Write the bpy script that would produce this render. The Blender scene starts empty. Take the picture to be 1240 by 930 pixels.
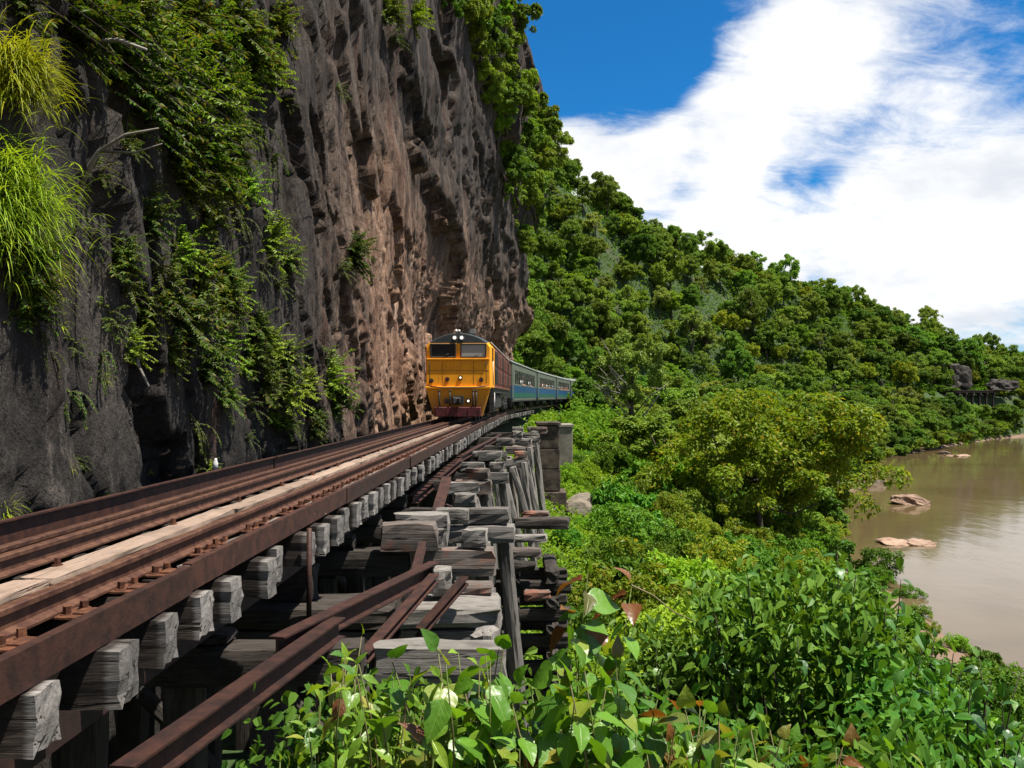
import bpy, bmesh, math, random
import numpy as np
from mathutils import Vector, Matrix, noise as mnoise

# ------------------------------------------------------------------ camera, sky, sun, exposure
SC = bpy.context.scene
COL = SC.collection
F = 1074.0            # focal length in photograph pixels (1240 wide)
CAMZ = 1.0            # eye height above the rail heads (rail head = z 0)
HOR = 480.0           # horizon row in the photograph

cam_d = bpy.data.cameras.new('camera')
cam_d.sensor_width = 36.0
cam_d.lens = F / 1240.0 * 36.0
cam_d.clip_start = 0.05
cam_d.clip_end = 6000.0
cam = bpy.data.objects.new('camera', cam_d)
COL.objects.link(cam)
cam.location = (0, 0, CAMZ)
cam.rotation_euler = (math.radians(90) + math.atan((HOR - 465.0) / F), 0, 0)
SC.camera = cam

SUN_EL = math.radians(67)
SUN_AZ = math.radians(108)      # clockwise from +Y (view direction): to the right and a little behind the camera
SUNV = Vector((math.sin(SUN_AZ) * math.cos(SUN_EL), math.cos(SUN_AZ) * math.cos(SUN_EL), math.sin(SUN_EL)))

SC.view_settings.view_transform = 'Standard'
SC.view_settings.look = 'None'
SC.view_settings.gamma = 1.0
SC.view_settings.use_curve_mapping = False
SC.view_settings.exposure = 1.08
SC.cycles.max_bounces = 6
SC.cycles.diffuse_bounces = 3
SC.cycles.transparent_max_bounces = 6
SC.cycles.caustics_reflective = False
SC.cycles.caustics_refractive = False
SC.cycles.use_denoising = True


def pdir(px, py):
    return Vector(((px - 620) / F, 1.0, (HOR - py) / F)).normalized()


class NT:
    """tiny node helper"""
    def __init__(self, tree):
        self.t = tree
        self.n = tree.nodes
        self.l = tree.links

    def new(self, typ, **kw):
        n = self.n.new(typ)
        for k, v in kw.items():
            setattr(n, k, v)
        return n

    def put(self, sock, v):
        if isinstance(v, bpy.types.NodeSocket):
            self.l.new(v, sock)
        elif v is not None:
            if hasattr(sock, 'default_value') and isinstance(v, (tuple, list)) and len(v) == 3 and sock.type == 'RGBA':
                v = (*v, 1)
            sock.default_value = v

    def math(self, op, a, b=None, c=None, clamp=False):
        n = self.new('ShaderNodeMath', operation=op, use_clamp=clamp)
        self.put(n.inputs[0], a)
        if b is not None: self.put(n.inputs[1], b)
        if c is not None: self.put(n.inputs[2], c)
        return n.outputs[0]

    def vmath(self, op, a, b=None):
        n = self.new('ShaderNodeVectorMath', operation=op)
        self.put(n.inputs[0], a)
        if b is not None: self.put(n.inputs[1], b)
        return n.outputs['Value'] if op in ('DOT_PRODUCT', 'LENGTH') else n.outputs[0]

    def noise(self, vec, scale, detail=4, rough=0.55, dist=0.0):
        n = self.new('ShaderNodeTexNoise')
        self.put(n.inputs['Vector'], vec)
        n.inputs['Scale'].default_value = scale
        n.inputs['Detail'].default_value = detail
        n.inputs['Roughness'].default_value = rough
        n.inputs['Distortion'].default_value = dist
        return n.outputs['Fac']

    def mix(self, fac, a, b, blend='MIX'):
        n = self.new('ShaderNodeMix', data_type='RGBA', blend_type=blend)
        self.put(n.inputs[0], fac)
        self.put(n.inputs[6], a)
        self.put(n.inputs[7], b)
        return n.outputs[2]

    def rng(self, v, a, b, c=0.0, d=1.0, smooth=True):
        n = self.new('ShaderNodeMapRange', interpolation_type='SMOOTHSTEP' if smooth else 'LINEAR')
        self.put(n.inputs[0], v)
        for i, x in enumerate((a, b, c, d)):
            n.inputs[i + 1].default_value = x
        return n.outputs[0]

    def mapping(self, vec, scale=(1, 1, 1), rot=(0, 0, 0), loc=(0, 0, 0)):
        n = self.new('ShaderNodeMapping')
        self.put(n.inputs[0], vec)
        n.inputs['Scale'].default_value = scale
        n.inputs['Rotation'].default_value = rot
        n.inputs['Location'].default_value = loc
        return n.outputs[0]

    def bump(self, h, strength=0.5, dist=0.05, normal=None):
        n = self.new('ShaderNodeBump')
        n.inputs['Strength'].default_value = strength
        n.inputs['Distance'].default_value = dist
        self.put(n.inputs['Height'], h)
        if normal is not None: self.put(n.inputs['Normal'], normal)
        return n.outputs[0]


def build_world():
    w = bpy.data.worlds.new('World')
    SC.world = w
    w.use_nodes = True
    t = NT(w.node_tree)
    t.n.clear()
    out = t.new('ShaderNodeOutputWorld')
    bg = t.new('ShaderNodeBackground')
    bg.inputs['Strength'].default_value = 0.05
    sky = t.new('ShaderNodeTexSky', sky_type='NISHITA')
    sky.sun_disc = False
    sky.sun_elevation = SUN_EL
    sky.sun_rotation = SUN_AZ
    sky.altitude = 300
    sky.air_density = 1.0
    sky.dust_density = 0.4
    sky.ozone_density = 2.5
    skyc = t.mix(1.0, sky.outputs[0], (0.14, 0.80, 1.30), 'MULTIPLY')      # polarising filter on a clear tropical sky
    tc = t.new('ShaderNodeTexCoord')
    d = tc.outputs['Generated']
    sep = t.new('ShaderNodeSeparateXYZ')
    t.l.new(d, sep.inputs[0])
    zz = t.math('ADD', t.math('MAXIMUM', sep.outputs[2], 0.0), 0.42)
    cx = t.math('DIVIDE', sep.outputs[0], zz)
    cy = t.math('DIVIDE', sep.outputs[1], zz)
    cmb = t.new('ShaderNodeCombineXYZ')
    t.put(cmb.inputs[0], cx)
    t.put(cmb.inputs[1], cy)
    p = cmb.outputs[0]
    big = t.noise(t.mapping(p, loc=(3.1, 1.7, 0.4)), 1.1, 4, 0.55, 0.3)
    fine = t.noise(t.mapping(p, loc=(0.7, 9.2, 2.0), rot=(0, 0, 0.5)), 5.0, 10, 0.64, 0.4)
    wisp = t.noise(t.mapping(p, scale=(1.0, 2.6, 1), rot=(0, 0, -0.75), loc=(5, 2, 7)), 5.5, 9, 0.66, 0.8)
    dens = t.math('ADD', t.math('MULTIPLY', big, 0.44), t.math('MULTIPLY', fine, 0.74))
    dens = t.math('ADD', dens, t.math('MULTIPLY', t.math('SUBTRACT', wisp, 0.5), 0.62))
    # fair-weather cloud is thicker low over the horizon everywhere
    dens = t.math('ADD', dens, t.rng(sep.outputs[2], 0.0, 0.34, 0.22, 0.0))
    # the openings and banks of this particular sky
    for (px, py, r_in, r_out, amt) in ((725, 25, 3.0, 8.0, -0.60), (600, 0, 4.0, 9.5, -0.4), (940, 212, 0.1, 1.4, -0.10), (972, 212, .1, 1.4, -.10), (1005, 213, .1, 1.3, -.10),
                                       (850, 212, 0.1, 2.6, -0.15),
                                       (1050, 150, .3, 3.0, 0.12), (1110, 105, 0.5, 6.5, -0.13), (1232, 10, 0.3, 3.0, -0.15), (1195, 105, .3, 2.4, -0.06),
                                       (740, 185, 1.0, 5.0, 0.30), (670, 195, 1.0, 4.0, .28), (950, 120, 1.0, 5.5, 0.22), (1130, 50, 1.0, 6.0, 0.14),
                                       (1000, 30, 1.0, 5.0, 0.22), (870, 165, 1.0, 4.5, 0.24), (1150, 260, 2.0, 8.0, 0.25), (880, 290, 1, 6, .25)):
        dt = t.vmath('DOT_PRODUCT', d, tuple(pdir(px, py)))
        dens = t.math('ADD', dens, t.rng(dt, math.cos(math.radians(r_out)), math.cos(math.radians(r_in)), 0.0, amt))
    fac = t.rng(dens, 0.40, 0.84)
    shade = t.noise(t.mapping(p, loc=(2.2, 0.3, 5.0)), 3.2, 7, 0.6, 0.2)
    cl = t.mix(t.rng(shade, 0.44, 0.68), (10.2, 10.25, 10.3), (7.4, 7.8, 8.5))
    lo = t.rng(sep.outputs[2], 0.02, 0.08, 0.6, 0.0)
    cl = t.mix(lo, cl, (6.2, 7.0, 8.0))
    colr = t.mix(fac, skyc, cl)
    t.l.new(colr, bg.inputs['Color'])
    t.l.new(bg.outputs[0], out.inputs['Surface'])


build_world()
sun_d = bpy.data.lights.new('sun', 'SUN')
sun_d.energy = 5.0
sun_d.angle = math.radians(0.53)
sun_d.color = (1.0, 0.95, 0.86)
sun = bpy.data.objects.new('sun', sun_d)
COL.objects.link(sun)
sun.rotation_euler = SUNV.to_track_quat('Z', 'Y').to_euler()

rng = np.random.default_rng(7)
random.seed(7)


# ------------------------------------------------------------------ helpers
def P(px, py, depth):
    return Vector(((px - 620) / F * depth, depth, CAMZ + (HOR - py) / F * depth))


def tag(o, label=None, cat=None, group=None, kind=None):
    if label: o['label'] = label
    if cat: o['category'] = cat
    if group: o['group'] = group
    if kind: o['kind'] = kind
    return o


def empty(name, loc=(0, 0, 0), rz=0.0, label=None, cat=None, group=None):
    o = bpy.data.objects.new(name, None)
    o.empty_display_size = 0.2
    COL.objects.link(o)
    o.location = loc
    o.rotation_euler = (0, 0, rz)
    return tag(o, label, cat, group)


def link(name, me, parent=None, m=None):
    if m is not None and not me.materials:
        me.materials.append(m)
    o = bpy.data.objects.new(name, me)
    COL.objects.link(o)
    if parent is not None: o.parent = parent
    return o


def copy_tree(o, parent=None):
    c = o.copy()
    COL.objects.link(c)
    c.parent = parent
    for ch in list(o.children):
        copy_tree(ch, c)
    return c


class MB:
    """collects shapes into one mesh"""
    def __init__(self):
        self.v, self.f, self.m, self.s = [], [], [], []

    def add(self, vs, fs, mi=0, smooth=False):
        o = len(self.v)
        self.v += [tuple(x) for x in vs]
        for q in fs:
            self.f.append(tuple(i + o for i in q))
            self.m.append(mi)
            self.s.append(smooth)
        return self

    def box(self, x0, x1, y0, y1, z0, z1, mi=0, bev=0.0, M=None):
        x0, x1 = min(x0, x1), max(x0, x1)
        y0, y1 = min(y0, y1), max(y0, y1)
        z0, z1 = min(z0, z1), max(z0, z1)
        if bev <= 0:
            vs = [(x, y, z) for x in (x0, x1) for y in (y0, y1) for z in (z0, z1)]
            fs = [(0, 1, 3, 2), (4, 6, 7, 5), (0, 4, 5, 1), (2, 3, 7, 6), (0, 2, 6, 4), (1, 5, 7, 3)]
        else:
            b = min(bev, (x1 - x0) * .45, (y1 - y0) * .45, (z1 - z0) * .45)
            bm = bmesh.new()
            bmesh.ops.create_cube(bm, size=1)
            for v in bm.verts:
                v.co = Vector(((x0 + x1) / 2 + v.co.x * (x1 - x0), (y0 + y1) / 2 + v.co.y * (y1 - y0), (z0 + z1) / 2 + v.co.z * (z1 - z0)))
            bmesh.ops.bevel(bm, geom=bm.edges[:], offset=b, segments=1, affect='EDGES', profile=0.5)
            bm.verts.index_update()
            vs = [v.co.copy() for v in bm.verts]
            fs = [tuple(v.index for v in f.verts) for f in bm.faces]
            bm.free()
        if M is not None: vs = [M @ Vector(v) for v in vs]
        return self.add(vs, fs, mi)

    def tube(self, pts, rad, n=6, mi=0, caps=True, smooth=True):
        pts = [Vector(p) for p in pts]
        rs = rad if isinstance(rad, (list, tuple)) else [rad] * len(pts)
        vs, fs = [], []
        up = Vector((0.31, 0.17, 0.93))
        for i, p in enumerate(pts):
            t = (pts[min(i + 1, len(pts) - 1)] - pts[max(i - 1, 0)]).normalized()
            a = t.cross(up)
            if a.length < 1e-3: a = t.cross(Vector((1, 0, 0)))
            a.normalize()
            b = t.cross(a)
            for k in range(n):
                an = 2 * math.pi * k / n
                vs.append(p + (a * math.cos(an) + b * math.sin(an)) * rs[i])
        for i in range(len(pts) - 1):
            for k in range(n):
                fs.append((i * n + k, i * n + (k + 1) % n, (i + 1) * n + (k + 1) % n, (i + 1) * n + k))
        if caps:
            fs.append(tuple(range(n))[::-1])
            fs.append(tuple((len(pts) - 1) * n + k for k in range(n)))
        return self.add(vs, fs, mi, smooth)

    def sweep(self, prof, path, mi=0, caps=True):
        """prof: closed list of (lateral, z); path: list of (point, right-vector)"""
        n = len(prof)
        vs, fs = [], []
        for p, r in path:
            for (a, z) in prof:
                q = Vector(p) + Vector(r) * a
                vs.append((q.x, q.y, q.z + z))
        for i in range(len(path) - 1):
            for k in range(n):
                fs.append((i * n + k, i * n + (k + 1) % n, (i + 1) * n + (k + 1) % n, (i + 1) * n + k))
        if caps:
            fs.append(tuple(range(n))[::-1])
            fs.append(tuple((len(path) - 1) * n + k for k in range(n)))
        return self.add(vs, fs, mi)

    def cyl(self, c, axis, r, h, n=12, mi=0, r2=None):
        c = Vector(c)
        ax = Vector(axis).normalized()
        return self.tube([c - ax * h / 2, c + ax * h / 2], [r, r if r2 is None else r2], n, mi, True, False)

    def mesh(self, name):
        me = bpy.data.meshes.new(name)
        me.from_pydata(self.v, [], self.f)
        me.polygons.foreach_set('material_index', self.m)
        me.polygons.foreach_set('use_smooth', self.s)
        me.update()
        return me

    def build(self, name, m, parent=None):
        me = self.mesh(name)
        for x in (m if isinstance(m, (list, tuple)) else [m]):
            me.materials.append(x)
        return link(name, me, parent)


def np_mesh(name, V, Fc, m=None, smooth=False):
    """V (n,3), Fc (m,k) arrays -> mesh"""
    me = bpy.data.meshes.new(name)
    k = Fc.shape[1]
    me.vertices.add(len(V))
    me.vertices.foreach_set('co', np.ascontiguousarray(V, dtype=np.float32).ravel())
    me.loops.add(Fc.size)
    me.loops.foreach_set('vertex_index', np.ascontiguousarray(Fc, dtype=np.int32).ravel())
    me.polygons.add(len(Fc))
    me.polygons.foreach_set('loop_start', np.arange(0, Fc.size, k, dtype=np.int32))
    me.polygons.foreach_set('use_smooth', np.full(len(Fc), smooth, dtype=bool))
    me.update(calc_edges=True)
    if m is not None: me.materials.append(m)
    return me


def _h(ix, iy, iz, seed):
    n = (ix.astype(np.int64) * 374761393 + iy.astype(np.int64) * 668265263 + iz.astype(np.int64) * 1274126177 + seed * 974634777) & 0xffffffff
    n = ((n ^ (n >> 13)) * 1103515245) & 0xffffffff
    n = ((n ^ (n >> 16)) * 2246822519) & 0xffffffff
    return ((n ^ (n >> 15)) & 0xffffff) / float(0xffffff)


def vnoise(x, y, z, seed=0):
    x, y, z = np.broadcast_arrays(np.asarray(x, float), np.asarray(y, float), np.asarray(z, float))
    ix, iy, iz = np.floor(x), np.floor(y), np.floor(z)
    fx, fy, fz = x - ix, y - iy, z - iz
    fx, fy, fz = (t * t * t * (t * (t * 6 - 15) + 10) for t in (fx, fy, fz))
    r = 0
    for dx in (0, 1):
        wx = fx if dx else 1 - fx
        for dy in (0, 1):
            wy = fy if dy else 1 - fy
            for dz in (0, 1):
                wz = fz if dz else 1 - fz
                r = r + wx * wy * wz * _h(ix + dx, iy + dy, iz + dz, seed)
    return r


def fbm(x, y, z, oct=4, seed=0, gain=0.5):
    a, s, r = 1.0, 0.0, 0
    for i in range(oct):
        r = r + a * vnoise(x * 2 ** i, y * 2 ** i, z * 2 ** i, seed + i * 17)
        s += a
        a *= gain
    return r / s


# ------------------------------------------------------------------ materials
def sc3(c, k):
    return None if c is None else tuple(x * k for x in c)


def base_mat(name):
    m = bpy.data.materials.new(name)
    m.use_nodes = True
    t = NT(m.node_tree)
    t.n.clear()
    out = t.new('ShaderNodeOutputMaterial')
    bs = t.new('ShaderNodeBsdfPrincipled')
    t.l.new(bs.outputs[0], out.inputs['Surface'])
    return m, t, bs, out


def solid(name, a, b=None, rough=0.6, scale=6.0, metal=0.0, bump=0.0, spec=0.4, stretch=(1, 1, 1), rnd=0.15, contrast=(0.35, 0.65), k=0.62):
    m, t, bs, out = base_mat(name)
    b = b or tuple(x * 0.7 for x in a)
    a, b = sc3(a, k), sc3(b, k)
    tc = t.new('ShaderNodeTexCoord')
    oi = t.new('ShaderNodeObjectInfo')
    v = t.vmath('ADD', t.mapping(tc.outputs['Object'], scale=stretch), None)
    off = t.new('ShaderNodeVectorMath', operation='SCALE')
    off.inputs[0].default_value = (13.1, 7.7, 5.3)
    t.l.new(oi.outputs['Random'], off.inputs['Scale'])
    v = t.vmath('ADD', v, off.outputs[0])
    n1 = t.noise(v, scale, 6, 0.6, 0.2)
    c = t.mix(t.rng(n1, *contrast), a, b)
    hs = t.new('ShaderNodeHueSaturation')
    t.l.new(c, hs.inputs['Color'])
    t.l.new(t.rng(oi.outputs['Random'], 0, 1, 1 - rnd, 1 + rnd, False), hs.inputs['Value'])
    t.l.new(hs.outputs[0], bs.inputs['Base Color'])
    bs.inputs['Roughness'].default_value = rough
    bs.inputs['Metallic'].default_value = metal
    bs.inputs['Specular IOR Level'].default_value = spec
    if bump > 0:
        t.l.new(t.bump(t.noise(v, scale * 4, 5, 0.65), bump, 0.02), bs.inputs['Normal'])
    return m


def timber_mat(name, light, dark, crack, rust=None, body=None):
    m, t, bs, out = base_mat(name)
    light, dark = sc3(light, .55), sc3(dark, .5)
    tc = t.new('ShaderNodeTexCoord')
    oi = t.new('ShaderNodeObjectInfo')
    off = t.new('ShaderNodeVectorMath', operation='SCALE')
    off.inputs[0].default_value = (23.1, 17.7, 9.3)
    t.l.new(oi.outputs['Random'], off.inputs['Scale'])
    v = t.vmath('ADD', tc.outputs['Object'], off.outputs[0])
    g = t.noise(t.mapping(v, scale=(1.2, 22, 22)), 2.0, 6, 0.7, 0.6)
    k = t.noise(t.mapping(v, scale=(0.8, 14, 14)), 1.6, 3, 0.5, 1.2)
    pt = t.noise(v, 3.0, 5, 0.6, 0.3)
    c = t.mix(t.rng(g, 0.24, 0.76), dark, light)
    c = t.mix(t.rng(pt, 0.45, 0.75, 0, 0.7), c, tuple(0.55 * x for x in dark))
    if rust: c = t.mix(t.rng(t.noise(v, 1.7, 4, 0.6), 0.55, 0.68, 0, 0.75), c, rust)
    if body:
        sx = t.new('ShaderNodeSeparateXYZ')
        t.l.new(tc.outputs['Object'], sx.inputs[0])
        ends = t.rng(t.math('ADD', t.math('ABSOLUTE', sx.outputs[0]), t.math('MULTIPLY', t.math('SUBTRACT', g, .5), .06)), 1.06, 1.10)
        c = t.mix(ends, t.mix(t.rng(pt, .4, .6), body, sc3(body, 2.0)), c)
    ck = t.rng(k, 0.40, 0.30)
    c = t.mix(ck, c, crack)
    hs = t.new('ShaderNodeHueSaturation')
    t.l.new(c, hs.inputs['Color'])
    t.l.new(t.rng(oi.outputs['Random'], 0, 1, 0.65, 1.2, False), hs.inputs['Value'])
    t.l.new(hs.outputs[0], bs.inputs['Base Color'])
    bs.inputs['Roughness'].default_value = 0.85
    bs.inputs['Specular IOR Level'].default_value = 0.2
    hgt = t.math('SUBTRACT', g, t.math('MULTIPLY', ck, 1.5))
    t.l.new(t.bump(hgt, 0.5, 0.012), bs.inputs['Normal'])
    return m


def leaf_mat(name, a, b, c=None, transl=0.35, rough=0.45, island=True, spec=0.12, hue=0.022, val=0.3):
    """foliage: colour varies from leaf to leaf and plant to plant, light shines through"""
    m, t, bs, out = base_mat(name)
    a, b, c = (None if q is None else (q[0] * 1.02, q[1] * .86, q[2] * .75) for q in (a, b, c))
    oi = t.new('ShaderNodeObjectInfo')
    ge = t.new('ShaderNodeNewGeometry')
    r = ge.outputs['Random Per Island'] if island else oi.outputs['Random']
    cc = t.mix(t.rng(r, 0, 1, 0, 1, False), a, b)
    if c: cc = t.mix(t.rng(r, 0.86, 0.9), cc, c)
    hs = t.new('ShaderNodeHueSaturation')
    t.l.new(cc, hs.inputs['Color'])
    t.l.new(t.rng(oi.outputs['Random'], 0, 1, 0.5 - hue, 0.5 + hue, False), hs.inputs['Hue'])
    r2 = t.math('FRACT', t.math('MULTIPLY', oi.outputs['Random'], 7.31))
    t.l.new(t.rng(r2, 0, 1, 1 - val, 1 + val, False), hs.inputs['Value'])
    bs.inputs['Roughness'].default_value = rough
    bs.inputs['Specular IOR Level'].default_value = spec
    t.l.new(hs.outputs[0], bs.inputs['Base Color'])
    tr = t.new('ShaderNodeBsdfTranslucent')
    tcol = t.mix(1.0, hs.outputs[0], (1.25, 1.15, 0.45), 'MULTIPLY')
    t.l.new(tcol, tr.inputs['Color'])
    mx = t.new('ShaderNodeMixShader')
    mx.inputs[0].default_value = transl
    t.l.new(bs.outputs[0], mx.inputs[1])
    t.l.new(tr.outputs[0], mx.inputs[2])
    t.l.new(mx.outputs[0], out.inputs['Surface'])
    return m


M = {}
M['rust'] = solid('rusty_steel', (0.085, 0.032, 0.02), (0.038, 0.016, 0.012), 0.62, 9, 0.25, 0.25, 0.4, rnd=0.25)
M['rust_light'] = solid('rusty_rail', (0.20, 0.095, 0.055), (0.10, 0.042, 0.028), 0.5, 12, 0.35, 0.2, 0.5, (1, 1, 1), 0.15)
M['rust_dark'] = solid('dark_rusty_steel', (0.055, 0.024, 0.018), (0.028, 0.014, 0.011), 0.7, 9, 0.2, 0.2)
M['rust_orange'] = solid('orange_rust', (0.20, 0.075, 0.035), (0.09, 0.035, 0.02), 0.75, 14, 0.15, 0.35, 0.3)
M['timber'] = timber_mat('weathered_timber', (0.40, 0.37, 0.33), (0.19, 0.165, 0.145), (0.02, 0.016, 0.013))
M['timber_dark'] = timber_mat('dark_timber', (0.115, 0.095, 0.08), (0.042, 0.034, 0.028), (0.012, 0.01, 0.008))  # creosoted timber, deepened so its colour carries the shade under the track
M['timber_rust'] = timber_mat('rust_stained_timber', (0.33, 0.28, 0.245), (0.17, 0.125, 0.10), (0.02, 0.014, 0.011), (0.22, 0.085, 0.05))
M['sleeper'] = timber_mat('sleeper_timber', (0.42, 0.39, 0.36), (0.20, 0.175, 0.155), (0.02, 0.016, 0.013), body=(0.020, 0.015, 0.012))  # tarred body, darkened with the channel's shade; only the weathered ends stay pale
M['plank'] = timber_mat('walkway_plank', (0.58, 0.43, 0.33), (0.42, 0.29, 0.215), (0.16, 0.10, 0.07))
M['leaf_hill_a'] = leaf_mat('hill_leaf_dark', (0.07, 0.165, 0.024), (0.145, 0.275, 0.04))
M['leaf_hill_b'] = leaf_mat('hill_leaf_mid', (0.105, 0.225, 0.03), (0.205, 0.345, 0.05))
M['leaf_hill_c'] = leaf_mat('hill_leaf_pale', (0.16, 0.27, 0.055), (0.25, 0.36, 0.09))
M['leaf_hill_d'] = leaf_mat('hill_leaf_olive', (0.12, 0.215, 0.02), (0.21, 0.325, 0.03), (0.28, 0.29, 0.04), transl=.45, hue=.01)
M['leaf_bright'] = leaf_mat('bright_leaf', (0.10, 0.25, 0.018), (0.20, 0.36, 0.035))
M['leaf_shrub'] = leaf_mat('shrub_leaf', (0.05, 0.16, 0.02), (0.13, 0.28, 0.03))
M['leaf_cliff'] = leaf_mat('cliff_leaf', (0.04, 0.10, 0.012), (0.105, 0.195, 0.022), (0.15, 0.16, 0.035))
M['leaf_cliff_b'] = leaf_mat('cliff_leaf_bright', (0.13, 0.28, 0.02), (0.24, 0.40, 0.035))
M['grass_lit'] = leaf_mat('long_grass', (0.20, 0.38, 0.02), (0.40, 0.54, 0.04), transl=0.42)
M['cover'] = leaf_mat('ground_cover_leaf', (0.13, 0.32, 0.02), (0.24, 0.44, 0.04), transl=0.4)
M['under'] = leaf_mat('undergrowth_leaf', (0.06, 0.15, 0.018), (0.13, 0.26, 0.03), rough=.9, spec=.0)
M['bark'] = solid('bark', (0.12, 0.095, 0.07), (0.06, 0.048, 0.036), 0.9, 3, 0, 0.5, 0.2, (1, 1, 0.3))
M['bark_pale'] = solid('pale_bark', (0.42, 0.38, 0.32), (0.26, 0.23, 0.19), 0.85, 4, 0, 0.3, 0.2, (1, 1, 0.3))
M['stem_green'] = solid('green_stem', (0.16, 0.24, 0.05), (0.20, 0.13, 0.06), 0.6, 8)


def rock_mat():
    m, t, bs, out = base_mat('limestone_cliff')
    tc = t.new('ShaderNodeTexCoord')
    v = tc.outputs['Object']
    str_v = t.mapping(v, scale=(.6, .55, 0.14), rot=(0.26, 0, 0))
    n1 = t.noise(str_v, 0.42, 7, 0.62, 0.8)
    n5 = t.noise(t.mapping(v, scale=(1, .8, .10), rot=(.3, 0, 0), loc=(4, 4, 1)), 3.4, 8, .72, .4)
    n2 = t.noise(str_v, 1.9, 8, 0.68, 0.6)
    n3 = t.noise(t.mapping(v, scale=(1, 1, 0.5)), 5.5, 6, 0.7, 0.3)
    c = t.mix(t.rng(n2, 0.36, 0.66), (0.021, 0.018, 0.0155), (0.066, 0.055, 0.046))
    # pinkish limestone lower down, farther along the wall; black stain thinner there
    sep = t.new('ShaderNodeSeparateXYZ')
    t.l.new(v, sep.inputs[0])
    along = t.rng(sep.outputs[1], 17, 34)
    low = t.rng(t.math('ADD', sep.outputs[2], t.math('MULTIPLY', n1, 14)), 10.5, 21.0, 1.0, 0.06)
    pk = t.math('MULTIPLY', t.math('MULTIPLY', along, low), t.rng(n1, 0.30, 0.48))
    c = t.mix(pk, c, t.mix(t.rng(n2, 0.35, 0.65), (0.17, 0.085, 0.05), (0.44, 0.27, 0.175)))
    c = t.mix(t.rng(n5, .54, .67, 0, .8), c, t.mix(t.math('MULTIPLY', along, low), (0.115, 0.095, 0.08), (0.42, 0.30, 0.22)))
    c = t.mix(t.rng(n5, .42, .32, 0, .8), c, (0.012, 0.010, 0.009))
    stain = t.rng(t.noise(t.mapping(v, scale=(1.4, 1.4, 0.09), loc=(3, 1, 8), rot=(0.26, 0, 0)), 0.9, 6, 0.65, 0.5), 0.50, 0.64)
    c = t.mix(t.math('MULTIPLY', stain, t.math('SUBTRACT', 0.88, t.math('MULTIPLY', pk, .45))), c, (0.012, 0.0105, 0.010))
    warm = t.rng(t.noise(t.mapping(v, scale=(1, 1, 0.25), loc=(9, 4, 2)), 0.8, 5, 0.6, 0.4), 0.58, 0.72, 0, 0.6)
    c = t.mix(warm, c, (0.10, 0.042, 0.025))
    c = t.mix(t.rng(n3, 0.30, 0.46, 0.75, 0.0), c, (0.010, 0.009, 0.008))
    t.l.new(c, bs.inputs['Base Color'])
    bs.inputs['Roughness'].default_value = 0.9
    bs.inputs['Specular IOR Level'].default_value = 0.2
    n4 = t.noise(t.mapping(v, scale=(1, 1, 0.55)), 19, 5, 0.7, 0.3)
    hgt = t.math('ADD', t.math('ADD', t.math('ADD', t.math('MULTIPLY', n2, .8), t.math('MULTIPLY', n5, .8)), t.math('MULTIPLY', n3, 0.6)), t.math('MULTIPLY', n4, .22))
    t.l.new(t.bump(hgt, 1.0, 0.24), bs.inputs['Normal'])
    return m


M['rock'] = rock_mat()
M['boulder'] = solid('river_boulder', (0.50, 0.34, 0.24), (0.33, 0.21, 0.145), 0.85, 1.6, 0, 0.6, 0.2)
M['boulder_grey'] = solid('grey_boulder', (0.33, 0.27, 0.2), (0.2, 0.18, 0.14), 0.9, 2.5, 0, 0.6, 0.2)
M['boulder_dark'] = solid('wet_boulder', (0.20, 0.13, 0.09), (0.10, 0.065, 0.05), 0.7, 1.6, 0, 0.6, 0.3)
M['outcrop'] = solid('limestone_outcrop', (0.12, 0.105, 0.09), (0.035, 0.03, 0.026), 0.9, 1.6, 0, 0.9, 0.2, (1, 1, .25))
M['concrete'] = solid('old_concrete', (0.19, 0.145, 0.11), (0.06, 0.045, 0.036), 0.9, 2.2, 0, 0.4, 0.2)
M['concrete_pale'] = solid('pale_concrete', (0.40, 0.36, 0.30), (0.27, 0.23, 0.19), 0.9, 2.2, 0, 0.4, 0.2)


# ------------------------------------------------------------------ the line of the railway, shore and terrain
def resample(pts, step, smooth):
    pts = np.array(pts, float)
    seg = np.hypot(*np.diff(pts, axis=0).T)
    s = np.concatenate([[0], np.cumsum(seg)])
    ss = np.arange(0, s[-1], step)
    q = np.stack([np.interp(ss, s, pts[:, 0]), np.interp(ss, s, pts[:, 1])], 1)
    k = int(smooth / step) | 1
    if k > 1:
        pad = np.concatenate([q[:1] - (q[1:2] - q[:1]) * np.arange(k, 0, -1)[:, None], q, q[-1:] + (q[-1:] - q[-2:-1]) * np.arange(1, k + 1)[:, None]])
        ker = np.hanning(k + 2)[1:-1]
        ker /= ker.sum()
        q = np.stack([np.convolve(pad[:, i], ker, 'same')[k:-k] for i in (0, 1)], 1)
    return q


TRK = resample([(-3.45, -20), (-2.97, 3), (-2.72, 13), (-2.5, 22), (-2.2, 33), (-1.5, 54), (1.3, 81), (4.2, 103), (7.4, 126), (13, 144),
                (29, 163), (56, 184), (105, 214), (160, 242), (240, 275), (400, 330)], 0.25, 14)
TRK_S = np.concatenate([[0], np.cumsum(np.hypot(*np.diff(TRK, axis=0).T))])


def Xc(Y):
    return np.interp(Y, TRK[:, 1], TRK[:, 0])


def s_of_y(Y):
    return float(np.interp(Y, TRK[:, 1], TRK_S))


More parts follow.
